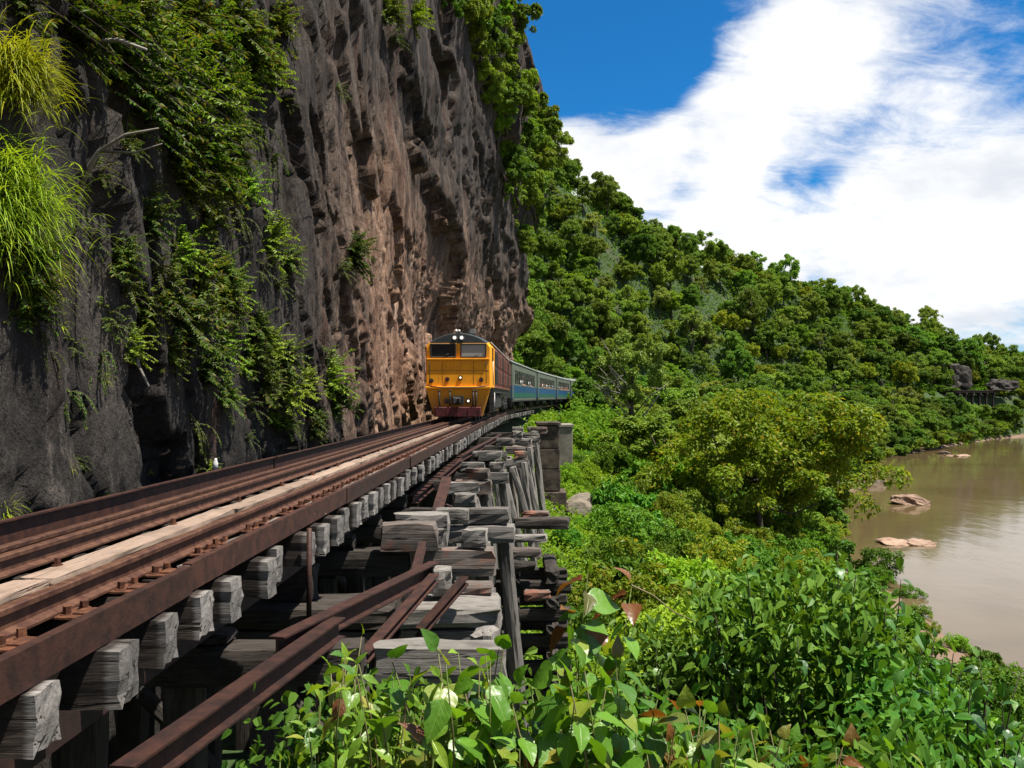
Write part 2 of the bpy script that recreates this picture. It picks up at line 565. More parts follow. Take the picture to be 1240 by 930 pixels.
def trk(s):
    x = np.interp(s, TRK_S, TRK[:, 0])
    y = np.interp(s, TRK_S, TRK[:, 1])
    x2 = np.interp(s + 0.5, TRK_S, TRK[:, 0]) - np.interp(s - 0.5, TRK_S, TRK[:, 0])
    y2 = np.interp(s + 0.5, TRK_S, TRK[:, 1]) - np.interp(s - 0.5, TRK_S, TRK[:, 1])
    l = math.hypot(x2, y2)
    return Vector((x, y, 0)), Vector((y2 / l, -x2 / l, 0)), Vector((x2 / l, y2 / l, 0))   # point, right, forward


SHORE = resample([(15, -120), (16, 0), (17.5, 20), (18.6, 34), (22, 58), (37, 98), (61, 143), (109, 203), (131, 226), (180, 252), (260, 282), (420, 340)], 1.0, 9)


def signed_dist(X, Y, line):
    """distance to a polyline, negative on its left; and the index of the nearest sample"""
    L = line[::max(1, int(1.0 / max(1e-6, np.hypot(*(line[1] - line[0])))))]
    d2 = np.full(X.shape, 1e12)
    ix = np.zeros(X.shape, int)
    for i in range(len(L)):
        q = (X - L[i, 0]) ** 2 + (Y - L[i, 1]) ** 2
        b = q < d2
        d2[b] = q[b]
        ix[b] = i
    j = np.clip(ix, 1, len(L) - 2)
    tx, ty = L[j + 1, 0] - L[j - 1, 0], L[j + 1, 1] - L[j - 1, 1]
    side = np.sign(ty * (X - L[j, 0]) - tx * (Y - L[j, 1]))
    return side * np.sqrt(d2), L[j]


WATER = -9.0


def terrain(X, Y):
    X = np.asarray(X, float)
    Y = np.asarray(Y, float)
    d, near = signed_dist(X, Y, TRK)
    e, _ = signed_dist(X, Y, SHORE)
    e = -e                                                    # land positive
    T = np.interp(near[:, 1] if near.ndim == 2 else near[..., 1], [-20, 10, 20, 47, 60, 75, 140, 200], [-5.2, -4.4, -3.7, -2.7, -1.5, -0.75, -0.6, 0.6])
    nz = fbm(X * 0.12, Y * 0.12, 0 * X, 4, 3) - 0.5
    u = np.clip(d / np.maximum(d + np.maximum(e, 0), 0.01), 0, 1)
    river = T + (WATER - 0.3 - T) * u ** 0.85
    river = np.where(e < 0, WATER - 0.3 + np.maximum(e * 0.3, -4), river)
    river = np.where(e < -85, WATER - 4 + np.minimum((-e - 85) * 0.5, 16), river)
    nx = near[..., 0]
    H = np.interp(nx, [2.5, 5, 10, 28, 45, 70, 90, 118, 145, 200, 300], [48, 48, 47.5, 45, 34.5, 28.5, 25, 18, 8, 5, 4])
    wd = np.interp(nx, [2, 10, 30], [25, 29, 27])
    q = np.clip(-d / wd, 0, 1)
    hill = T + H * (0.35 * q + 0.65 * q * q * (3 - 2 * q)) * np.where(-d > wd, np.clip(1 - (-d - wd) / 260, 0.3, 1), 1)
    near_cliff = near[..., 1] < 92
    back = T + 40 * np.clip((-d - 9) / 14, 0, 1)
    hill = np.where(near_cliff, back, hill)
    h = np.where(d > 0, river, hill)
    amp = np.clip(np.abs(d) / 6, 0, 1) * np.where(d > 0, np.clip(e / 6, 0.2, 1) * 1.3, 3.0)
    return h + nz * amp


def gridaxis(knots):
    out = []
    for a, b, st in knots:
        out += list(np.arange(a, b, st))
    return np.array(out)


def build_ground():
    gx = gridaxis([(-500, -80, 30), (-80, -20, 6), (-20, -4, 2), (-4, 14, 0.5), (14, 60, 1.5), (60, 200, 3), (200, 600, 20), (600, 1601, 200)])
    gy = gridaxis([(-160, -20, 14), (-20, 4, 3), (4, 50, 0.6), (50, 110, 1.5), (110, 300, 3), (300, 600, 20), (600, 2001, 200)])
    X, Y = np.meshgrid(gx, gy)
    Z = terrain(X.ravel(), Y.ravel())
    V = np.stack([X.ravel(), Y.ravel(), Z], 1)
    nx, ny = len(gx), len(gy)
    i = np.arange((nx - 1) * (ny - 1))
    a = i // (nx - 1) * nx + i % (nx - 1)
    Fc = np.stack([a, a + 1, a + nx + 1, a + nx], 1)
    m, t, bs, out = base_mat('earth_and_grass')
    tc = t.new('ShaderNodeTexCoord')
    v = tc.outputs['Object']
    n1 = t.noise(v, 0.35, 6, 0.65)
    n2 = t.noise(v, 3.0, 6, 0.7)
    c = t.mix(t.rng(n2, 0.35, 0.65), (0.012, 0.028, 0.005), (0.032, 0.062, 0.009))
    c = t.mix(t.rng(n1, 0.52, 0.7, 0, 0.7), c, (0.07, 0.05, 0.03))
    sep = t.new('ShaderNodeSeparateXYZ')
    t.l.new(v, sep.inputs[0])
    c = t.mix(t.rng(sep.outputs[2], WATER + 0.9, WATER + 0.2), c, (0.16, 0.10, 0.065))
    t.l.new(c, bs.inputs['Base Color'])
    bs.inputs['Roughness'].default_value = 0.95
    t.l.new(t.bump(n2, 0.8, 0.15), bs.inputs['Normal'])
    o = link('ground', np_mesh('ground', V, Fc, m, True))
    tag(o, kind='structure')


build_ground()


def build_river():
    m, t, bs, out = base_mat('muddy_water')
    tc = t.new('ShaderNodeTexCoord')
    v = tc.outputs['Object']
    n0 = t.noise(t.mapping(v, scale=(0.6, 1, 1), rot=(0, 0, -0.6)), 0.06, 4, 0.6, 0.5)
    c = t.mix(t.rng(n0, 0.35, 0.65), (0.082, 0.056, 0.026), (0.11, 0.077, 0.038))
    t.l.new(c, bs.inputs['Base Color'])
    bs.inputs['Roughness'].default_value = 0.07
    bs.inputs['IOR'].default_value = 1.33
    bs.inputs['Specular IOR Level'].default_value = 0.5
    w1 = t.noise(t.mapping(v, scale=(1.5, 0.6, 1), rot=(0, 0, -0.5)), 0.55, 5, 0.6, 0.8)
    w2 = t.noise(t.mapping(v, scale=(1.0, 0.4, 1), rot=(0, 0, -0.4)), 0.11, 3, 0.5, 1.0)
    calm = t.rng(t.noise(v, 0.035, 3, 0.5, 0.5), 0.42, 0.6, 0.25, 1.0)
    hgt = t.math('ADD', t.math('MULTIPLY', t.math('MULTIPLY', w1, calm), 0.06), t.math('MULTIPLY', w2, 0.18))
    t.l.new(t.bump(hgt, 0.32, 1.0), bs.inputs['Normal'])
    V = np.array([(5, -150, WATER), (700, -150, WATER), (700, 700, WATER), (5, 700, WATER)], float)
    o = link('river', np_mesh('river', V, np.array([[0, 1, 2, 3]]), m))
    tag(o, kind='structure')


build_river()


# ------------------------------------------------------------------ cliff
def cells(u, v, seed):
    """angular fracture blocks: a random offset and tilt per cell, and the closeness to a joint"""
    iu, iv = np.floor(u), np.floor(v)
    f1 = np.full(u.shape, 9.0); f2 = np.full(u.shape, 9.0)
    off = np.zeros(u.shape)
    for a in (-1, 0, 1):
        for b in (-1, 0, 1):
            cu, cv = iu + a, iv + b
            zu = np.zeros_like(cu)
            x = u - cu - _h(cu, cv, zu, seed)
            y = v - cv - _h(cu, cv, zu + 1, seed)
            d = np.maximum(np.abs(x), np.abs(y)) * .6 + np.hypot(x, y) * .4
            o = _h(cu, cv, zu + 2, seed) + (_h(cu, cv, zu + 3, seed) - .5) * x * 1.3 + (_h(cu, cv, zu + 4, seed) - .35) * y * 1.3
            new = d < f1
            f2 = np.where(new, f1, np.minimum(f2, d))
            off = np.where(new, o, off)
            f1 = np.where(new, d, f1)
    return off, np.clip((f2 - f1) / .07, 0, 1)


def cliff_D(Y, z):
    """outward offset of the rock face from the track centre line"""
    Y = np.asarray(Y, float)
    z = np.asarray(z, float)
    d0 = np.interp(Y, [-15, 4, 18, 26, 33, 60, 95], [-1.55, -1.5, -1.6, -1.75, -2.1, -2.25, -2.2])
    wn = 1 - np.clip((Y - 12) / 22, 0, 1)
    lean = -0.055 * np.maximum(z, 0) * wn
    wf = np.clip((Y - 30) / 30, 0, 1)
    ov = np.interp(z, [-6, 0, 3.2, 5.2, 7, 9, 14, 26, 34, 45, 62], [0, 0, -0.35, -0.2, 0.5, 0.9, 1.5, 3.1, 2.3, -0.6, -9])
    # rock noise: steep flutes, blocks and cracks; only cut inward
    sl = 20 * np.log((np.maximum(Y, -14) + 20) / 20) + z * 0.20
    r1 = 1 - np.abs(2 * vnoise(sl * 0.33, 0.0 * Y, z * 0.07, 5) - 1)
    r2 = 1 - np.abs(2 * vnoise(sl * 0.85 + 3, 0.0 * Y, z * 0.16, 9) - 1)
    r3 = fbm(sl * 2.1, 0.0 * Y, z * 0.6, 4, 21, 0.55)
    r4 = fbm(sl * 0.36 + 7, 0.0 * Y, z * 0.22, 3, 33)
    wob = (r3 - .5) * 1.1
    b1, j1 = cells(sl * 0.36 + wob * .5, z * 0.10 + wob * .7, 41)
    b2, j2 = cells(sl * 1.0 + wob * .8, z * 0.28 + wob, 57)
    b3, j3 = cells(sl * 2.7 + wob, z * 0.9 + wob * 2, 63)
    a = np.interp(Y, [0, 12, 30, 50, 95], [0.6, 0.85, 1.1, 1.6, 2.0])
    cut = a * (0.16 * (1 - r1) + 0.06 * (1 - r2) + 0.12 * (1 - r3) - 0.24 + 0.65 * (0.55 - r4) + 0.50 * b1 + 0.22 * b2 + .06 * b3
               + .22 * (1 - j1) ** 2 + .12 * (1 - j2) ** 2 + .04 * (1 - j3))
    cut = cut + .08 * a * (.5 - fbm(sl * 5.0, 0 * Y, z * 2.0, 3, 77, .6))
    cut = np.maximum(cut, -0.25 - 0.6 * wf * np.clip((z - 6) / 6, 0, 1))
    return d0 + lean + wf * ov - cut


def build_cliff():
    ys = gridaxis([(-15, 2, 0.5), (2, 22, 0.075), (22, 45, 0.13), (45, 95, 0.3)])
    zs = gridaxis([(-7, -0.6, 0.5), (-0.6, 8, 0.085), (8, 20, 0.22), (20, 62, 0.5)])
    base, nor, yy = [], [], []
    for y in ys:
        base.append((Xc(y), y)); nor.append((1, 0)); yy.append(y)
    cx, cy, R = float(Xc(95)) - 9, 95.0, 9.0
    for a in np.arange(0.03, math.pi / 2, 0.04):
        base.append((cx + R * math.cos(a), cy + R * math.sin(a))); nor.append((math.cos(a), math.sin(a))); yy.append(95 + a * R)
    for k in range(1, 30):
        base.append((cx - k * 1.5, cy + R)); nor.append((0, 1)); yy.append(95 + R * math.pi / 2 + k * 1.5)
    base, nor, yy = np.array(base), np.array(nor), np.array(yy)
    YY, ZZ = np.meshgrid(yy, zs, indexing='ij')
    D = cliff_D(YY, ZZ)
    V = np.stack([base[:, 0:1] + nor[:, 0:1] * D, base[:, 1:2] + nor[:, 1:2] * D, ZZ], 2)
    # crown of the cliff: run the top edge back
    top = V[:, -1:, :].copy()
    rows = [V]
    for k, (bk, up) in enumerate(((6, 3), (16, 6), (40, 8))):
        t2 = top.copy()
        t2[:, 0, 0] -= nor[:, 0] * bk
        t2[:, 0, 1] -= nor[:, 1] * bk
        t2[:, 0, 2] += up
        rows.append(t2)
    V = np.concatenate(rows, 1)
    n, mz = V.shape[:2]
    i = np.arange((n - 1) * (mz - 1))
    a = i // (mz - 1) * mz + i % (mz - 1)
    Fc = np.stack([a, a + mz, a + mz + 1, a + 1], 1)
    o = link('cliff', np_mesh('cliff', V.reshape(-1, 3), Fc, M['rock'], True))
    tag(o, kind='structure')


build_cliff()


def on_cliff(px, py):
    """the point of the rock face seen at a pixel"""
    Y = np.arange(4.0, 110, 0.05)
    x = (px - 620) / F * Y
    z = CAMZ + (HOR - py) / F * Y
    wall = Xc(Y) + cliff_D(np.minimum(Y, 95), z)
    hit = np.where(x <= wall)[0]
    hit = hit[hit > 0]
    # first depth at which the ray has passed behind the face
    k = hit[0] if len(hit) else len(Y) - 1
    return Vector((x[k], Y[k], z[k]))


# ------------------------------------------------------------------ foliage building blocks
def diamonds(C, A, N, L, W, fold=0.18, six=False):
    """leaf shapes folded along the midrib. C base points, A unit axes, N normals, L lengths, W widths"""
    n = len(C)
    B = np.cross(A, N)
    B /= np.maximum(np.linalg.norm(B, axis=1, keepdims=True), 1e-6)
    N2 = np.cross(B, A)
    L = np.broadcast_to(np.asarray(L, float), (n,))[:, None]
    W = np.broadcast_to(np.asarray(W, float), (n,))[:, None]
    if not six:
        mid = C + A * L * 0.42
        v = np.empty((n, 4, 3))
        v[:, 0] = C
        v[:, 1] = mid + B * W * 0.5 + N2 * W * fold
        v[:, 2] = C + A * L - N2 * L * 0.12
        v[:, 3] = mid - B * W * 0.5 + N2 * W * fold
        i = np.arange(n)[:, None] * 4
        f = np.concatenate([i + np.array([[0, 2, 1]]), i + np.array([[0, 3, 2]])], 0)
        return v.reshape(-1, 3), f
    lo, hi = C + A * L * .20, C + A * L * .62 - N2 * L * .04
    v = np.empty((n, 6, 3))
    v[:, 0] = C
    v[:, 1] = lo + B * W * .46 + N2 * W * fold * .8
    v[:, 2] = hi + B * W * .40 + N2 * W * fold * .6
    v[:, 3] = C + A * L - N2 * L * .16
    v[:, 4] = hi - B * W * .40 + N2 * W * fold * .6
    v[:, 5] = lo - B * W * .46 + N2 * W * fold * .8
    i = np.arange(n)[:, None] * 6
    f = np.concatenate([i + np.array([[q]])[0] for q in ([0, 2, 1], [0, 3, 2], [0, 4, 3], [0, 5, 4])], 0)
    return v.reshape(-1, 3), f


def unit(n, r):
    v = r.normal(size=(n, 3))
    return v / np.linalg.norm(v, axis=1, keepdims=True)


def norm(v):
    return v / np.maximum(np.linalg.norm(v, axis=-1, keepdims=True), 1e-9)


def crown_mesh(name, r, R, Hh, zc, nl, nleaf, L, m, lobe=(0.30, 0.46), aspect=0.55, flat=0.75, droop=0.2, spread=1.0, thin=0.0, six=False):
    """foliage of a tree: leaves on the shells of many overlapping lobes"""
    cs = unit(nl, r) * (r.uniform(0.25, 1.0, (nl, 1)) ** 0.5)
    cs[:, 2] = np.abs(cs[:, 2]) * 1.3 - 0.45 if spread > 1.2 else cs[:, 2]
    c = cs * np.array([R, R, Hh / 2]) * 0.72 + np.array([0, 0, zc])
    lr = r.uniform(lobe[0], lobe[1], nl) * R
    # finer sub-lobes give the outline its ragged edge
    k = nl * 6
    pi = r.integers(0, nl, k)
    sd = unit(k, r)
    sd[:, 2] = np.abs(sd[:, 2]) * 0.9 - 0.25
    sc = c[pi] + norm(sd) * (lr[pi] * r.uniform(0.6, 1.08, k))[:, None] * np.array([1, 1, flat])
    sr = lr[pi] * r.uniform(0.24, 0.5, k)
    w = sr ** 2
    li = r.choice(k, nleaf, p=w / w.sum())
    dr = unit(nleaf, r)
    dr[:, 2] += 0.25
    dr = norm(dr)
    pos = sc[li] + dr * (sr[li] * r.uniform(0.35, 1.0, nleaf) ** 0.6)[:, None] * np.array([1, 1, flat])
    if thin > 0:
        keep = vnoise(pos[:, 0] * 1.1 / max(R * .3, .2), pos[:, 1] * 1.1 / max(R * .3, .2), pos[:, 2] / max(R * .3, .2), 4) > thin
        pos, dr = pos[keep], dr[keep]
    nn = len(pos)
    N = norm(dr * 0.8 + np.array([0, 0, 0.55]) + r.normal(size=(nn, 3)) * 0.5)
    A = norm(np.cross(N, unit(nn, r)) + np.array([0, 0, -droop]) + dr * 0.3)
    s = r.uniform(0.65, 1.3, nn)
    V, Fc = diamonds(pos, A, N, L * s, L * aspect * s, six=six)
    return np_mesh(name, V, Fc, m), c, lr


def trunk_mesh(name, r, zc, Hh, R, cl, rad, m, pale=None, nlimb=9):
    mb = MB()
    top = Vector((r.normal() * R * 0.08, r.normal() * R * 0.08, zc + Hh * 0.12))
    pts = [Vector((0, 0, -1.2)), Vector((0, 0, 0.1)), Vector((top.x * 0.5 + r.normal() * 0.08 * R, r.normal() * 0.08 * R, zc * 0.5)), top]
    mb.tube(pts, [rad * 1.35, rad * 1.1, rad * 0.8, rad * 0.3], 7)
    for i in range(min(nlimb, len(cl))):
        f = r.uniform(0.35, 0.95)
        b = pts[1].lerp(pts[2], f * 2) if f < 0.5 else pts[2].lerp(pts[3], f * 2 - 1)
        e = Vector(cl[i])
        mid = b.lerp(e, 0.5) + Vector((0, 0, -0.06 * R)) + Vector(r.normal(size=3)) * 0.06 * R
        mb.tube([b, mid, e], [rad * 0.42, rad * 0.28, rad * 0.09], 5)
    me = mb.mesh(name)
    me.materials.append(m)
    return me


def tree_proto(seed, R, Hh, zc, nl, nleaf, L, m, rad=None, bark='bark', **kw):
    r = np.random.default_rng(seed)
    cm, c, lr = crown_mesh('crown', r, R, Hh, zc, nl, nleaf, L, M[m], **kw)
    tm = trunk_mesh('trunk', r, zc, Hh, R, c, rad or R * 0.055, M[bark])
    return cm, tm


def put_tree(proto, name, loc, sc, rz, label, cat, group=None, tilt=(0, 0), sz=1.0):
    o = bpy.data.objects.new(name, None)
    o.empty_display_size = 0.2
    COL.objects.link(o)
    o.location = loc
    o.rotation_euler = (tilt[0], tilt[1], rz)
    o.scale = (sc, sc, sc * sz)
    tag(o, label, cat, group)
    link('trunk', proto[1], o)
    link('crown', proto[0], o)
    return o


# ------------------------------------------------------------------ timber and track
def rough_timber(name, L, W, H, seed, m, nx=8, ny=3, nz=3, amp=0.010, rnd=0.012):
    """a sawn baulk with worn arrises, centred on x/y, top at z 0, long along x"""
    r = np.random.default_rng(seed)
    idx, V, Fq = {}, [], []

    def vid(i, j, k):
        key = (i, j, k)
        if key not in idx:
            idx[key] = len(V)
            p = np.array([(i / nx - .5) * L, (j / ny - .5) * W, (k / nz - 1) * H])
            e = np.array([i in (0, nx), j in (0, ny), k in (0, nz)])
            if e.sum() >= 2:
                s = np.array([-1 if i == 0 else 1, -1 if j == 0 else 1, -1 if k == 0 else 1])
                p = p - s * e * rnd * r.uniform(0.3, 2.2)
            V.append(p + r.normal(size=3) * amp * np.array([1.3 if e[0] else .3, .6, .6]))
        return idx[key]
    for i in range(nx):
        for j in range(ny):
            Fq.append((vid(i, j, 0), vid(i, j + 1, 0), vid(i + 1, j + 1, 0), vid(i + 1, j, 0)))
            Fq.append((vid(i, j, nz), vid(i + 1, j, nz), vid(i + 1, j + 1, nz), vid(i, j + 1, nz)))
        for k in range(nz):
            Fq.append((vid(i, 0, k), vid(i + 1, 0, k), vid(i + 1, 0, k + 1), vid(i, 0, k + 1)))
            Fq.append((vid(i, ny, k), vid(i, ny, k + 1), vid(i + 1, ny, k + 1), vid(i + 1, ny, k)))
    for j in range(ny):
        for k in range(nz):
            Fq.append((vid(0, j, k), vid(0, j, k + 1), vid(0, j + 1, k + 1), vid(0, j + 1, k)))
            Fq.append((vid(nx, j, k), vid(nx, j + 1, k), vid(nx, j + 1, k + 1), vid(nx, j, k + 1)))
    return np_mesh(name, np.array(V), np.array(Fq), m)


def orient(o, p, right, z=None, tilt=0.0):
    o.location = p
    o.rotation_euler = (0, tilt, math.atan2(right.y, right.x))


RAILP = [(-.060, -.135), (.060, -.135), (.060, -.122), (.012, -.106), (.010, -.042), (.034, -.032), (.034, -.006), (.027, 0),
         (-.027, 0), (-.034, -.006), (-.034, -.032), (-.010, -.042), (-.012, -.106), (-.060, -.122)]
ZS = -0.155           # top of the sleepers


def swept(prof, d, y0, y1, step=1.0, dz=0.0):
    s0, s1 = s_of_y(y0), s_of_y(y1)
    n = max(2, int((s1 - s0) / step))
    path = []
    for i in range(n + 1):
        p, r, f = trk(s0 + (s1 - s0) * i / n)
        path.append((p + r * d + Vector((0, 0, dz)), r))
    return MB().sweep(prof, path)


def build_track():
    t = empty('railway_track', (float(Xc(0)), 0, 0), 0, 'rusty single railway track with timber sleepers and edge channels curving past the cliff', 'railway track')
    inv = Matrix.Translation((-float(Xc(0)), 0, 0))

    def part(name, mb, m):
        mb.v = [(v[0] - float(Xc(0)), v[1], v[2]) for v in mb.v]
        return mb.build(name, m, t)
    part('rail', swept(RAILP, -0.515, -14, 128), M['rust_light'])
    part('rail', swept(RAILP, 0.515, -14, 128), M['rust_light'])
    part('guard_rail', swept(RAILP, -0.345, -14, 60, dz=-0.008), M['rust_light'])
    # edge channels in lengths
    rr = random.Random(3)
    ch = [(0, 0), (0.055, 0), (0.055, .012), (.012, .012), (.012, .150), (.055, .150), (.055, .162), (0, .162)]
    for side in (1, -1):
        y = -9.0 if side > 0 else -9.4
        lens = [5.0, 4.6, 4.62, 4.3, 4.8, 4.4, 4.7, 4.5] * 3
        for k, L in enumerate(lens):
            if y > 60: break
            prof = [(-side * a, z) for a, z in ch]
            if side < 0: prof = prof[::-1]
            hi = 0.03 if side < 0 else 0.0
            prof = [(a, z * (1.0 + (0.25 if side < 0 else 0))) for a, z in prof]
            mb = swept(prof, side * 1.05 + rr.uniform(-.012, .012), y + 0.012, y + L - 0.012, 0.8, ZS + 0.004 + rr.uniform(0, .012))
            o = part('edge_channel', mb, M['rust'])
            y += L
    # walkway planks between the rails
    y = -8.0
    k = 0
    while y < 60:
        L = rr.uniform(2.6, 3.6)
        p, r, f = trk(s_of_y(y + L / 2))
        me = rough_timber('walkway_plank', L - 0.03, 0.22, 0.05, 900 + k, M['plank'], 10, 2, 1, 0.004, 0.004)
        o = link('walkway_plank', me, t)
        o.location = inv @ (p + r * (0.03 + rr.uniform(-.015, .015)) + Vector((0, 0, ZS + 0.055 + rr.uniform(0, .006))))
        o.rotation_euler = (0, 0, math.atan2(f.y, f.x) + rr.uniform(-.004, .004))
        y += L
        k += 1
    # side timbers inside the right edge channel
    y = 5.35
    while y < 52:
        L = rr.uniform(2.1, 3.8)
        p, r, f = trk(s_of_y(y + L / 2))
        me = rough_timber('edge_timber', L - 0.05, 0.15, 0.13, 700 + k, M['timber_rust'], 14, 3, 2, 0.008, 0.012)
        o = link('edge_timber', me, t)
        o.location = inv @ (p + r * (0.955) + Vector((0, 0, ZS + 0.147)))
        o.rotation_euler = (0, 0, math.atan2(f.y, f.x) + rr.uniform(-.006, .006))
        y += L + (rr.uniform(0, 0.5) if y > 9 else 0)
        k += 1
    # sleepers
    protos = [rough_timber('sleeper', 2.23 + 0.03 * (i % 3), 0.21 + 0.02 * (i % 2), 0.255 + 0.012 * (i % 3), 50 + i, M['sleeper'], 12, 4, 4, 0.0035, 0.0055) for i in range(7)]
    plate = MB().box(-0.17, 0.17, -0.11, 0.11, 0, 0.018, 0, 0.004).box(-.15, -.07, -.06, .06, .018, .03, 0, .003).box(.07, .15, -.06, .06, .018, .03, 0, .003).mesh('tie_plate')
    plate.materials.append(M['rust_orange'])
    bolt = MB().cyl((0, 0, .025), (0, 0, 1), .022, .05, 6).cyl((0, 0, .004), (0, 0, 1), .034, .008, 8).mesh('bolt')
    bolt.materials.append(M['rust_orange'])
    ys = [-3.0, -2.4, -1.8, -1.2, -.6, 0, .6, 1.15, 1.7, 2.3, 2.87, 3.55, 4.12, 4.70, 5.30, 5.77, 6.50, 6.86, 7.62, 8.1]
    while ys[-1] < 76: ys.append(ys[-1] + rr.uniform(0.44, 0.66))
    for i, y in enumerate(ys):
        p, r, f = trk(s_of_y(y))
        o = link('sleeper', protos[rr.randrange(7)], t)
        o.location = inv @ (p + r * rr.uniform(-.05, .03) + Vector((0, 0, ZS - rr.uniform(0.0, .012))))
        o.rotation_euler = (0, rr.uniform(-.008, .008), math.atan2(r.y, r.x) + rr.uniform(-.07, .07))
        if 2 < y < 24:
            for d in (0.515, -0.515):
                q = link('tie_plate', plate, t)
                q.location = inv @ (p + r * (d + (0.06 if d > 0 else -.06)) + Vector((0, 0, ZS + 0.003)))
                q.rotation_euler = (0, 0, math.atan2(r.y, r.x) + rr.uniform(-.05, .05))
                for e in ((0.10, -0.06), (0.13, 0.06)):
                    b = link('bolt', bolt, t)
                    b.location = inv @ (p + r * (d + math.copysign(e[0], d)) + f * e[1] + Vector((0, 0, ZS + 0.02)))
                    b.rotation_euler = (rr.uniform(-.15, .15), rr.uniform(-.15, .15), rr.uniform(0, 1))
        if 3 < y < 20 and i % 3 == 0:
            b = link('bolt', bolt, t)
            b.location = inv @ (p + r * (-0.05) + Vector((0, 0, ZS + .058)))


build_track()


def ibeam(h=0.14, w=0.11, tk=0.014):
    return [(-w / 2, -h), (w / 2, -h), (w / 2, -h + tk), (tk / 2, -h + tk * 1.4), (tk / 2, -tk * 1.4), (w / 2, -tk), (w / 2, 0),
            (-w / 2, 0), (-w / 2, -tk), (-tk / 2, -tk * 1.4), (-tk / 2, -h + tk * 1.4), (-w / 2, -h + tk)]


def steel(name, a, b, label, m='rust', h=0.14, w=0.11, group=None, cat='steel beam', parent=None):
    a, b = Vector(a), Vector(b)
    f = (b - a)
    r = Vector((f.y, -f.x, 0)).normalized() if math.hypot(f.x, f.y) > 0.05 else Vector((1, 0, 0))
    mb = MB().sweep(ibeam(h, w), [(a - a, r), (b - a, r)])
    o = mb.build(name, M[m], parent)
    o.location = a
    if parent is None: tag(o, label, cat, group)
    return o


def gz(x, y):
    return float(terrain(np.array([x]), np.array([y]))[0])


TP = {}


def timber(name, parent, c_top, L, W, H, m='timber', rz=0.0, tilt=0.0, roll=0.0, vertical=False):
    """a baulk whose top face is centred at c_top"""
    key = (round(L, 1), round(W, 2), round(H, 2), m, random.randrange(3))
    if key not in TP:
        TP[key] = rough_timber(name, max(0.15, round(L, 1)), round(W, 2), round(H, 2), len(TP) + 300, M[m], max(3, min(14, int(L / 0.3))), 3, 3, 0.009, 0.012)
    o = link(name, TP[key], parent)
    o.location = c_top
    o.rotation_euler = (roll, tilt, rz)
    return o


def post(parent, a, b, w, m='timber', name='post'):
    """square post between two points"""
    a, b = Vector(a), Vector(b)
    L = (b - a).length
    q = (b - a).to_track_quat('X', 'Z')
    key = ('p', round(L, 1), round(w, 2), m)
    if key not in TP:
        TP[key] = rough_timber(name, round(L, 1), round(w, 2), round(w, 2), len(TP) + 300, M[m], max(4, min(12, int(L / 0.4))), 3, 3, 0.008, 0.012)
    o = link(name, TP[key], parent)
    o.location = (a + b) / 2 + q @ Vector((0, 0, w / 2))
    o.rotation_euler = q.to_euler()
    return o


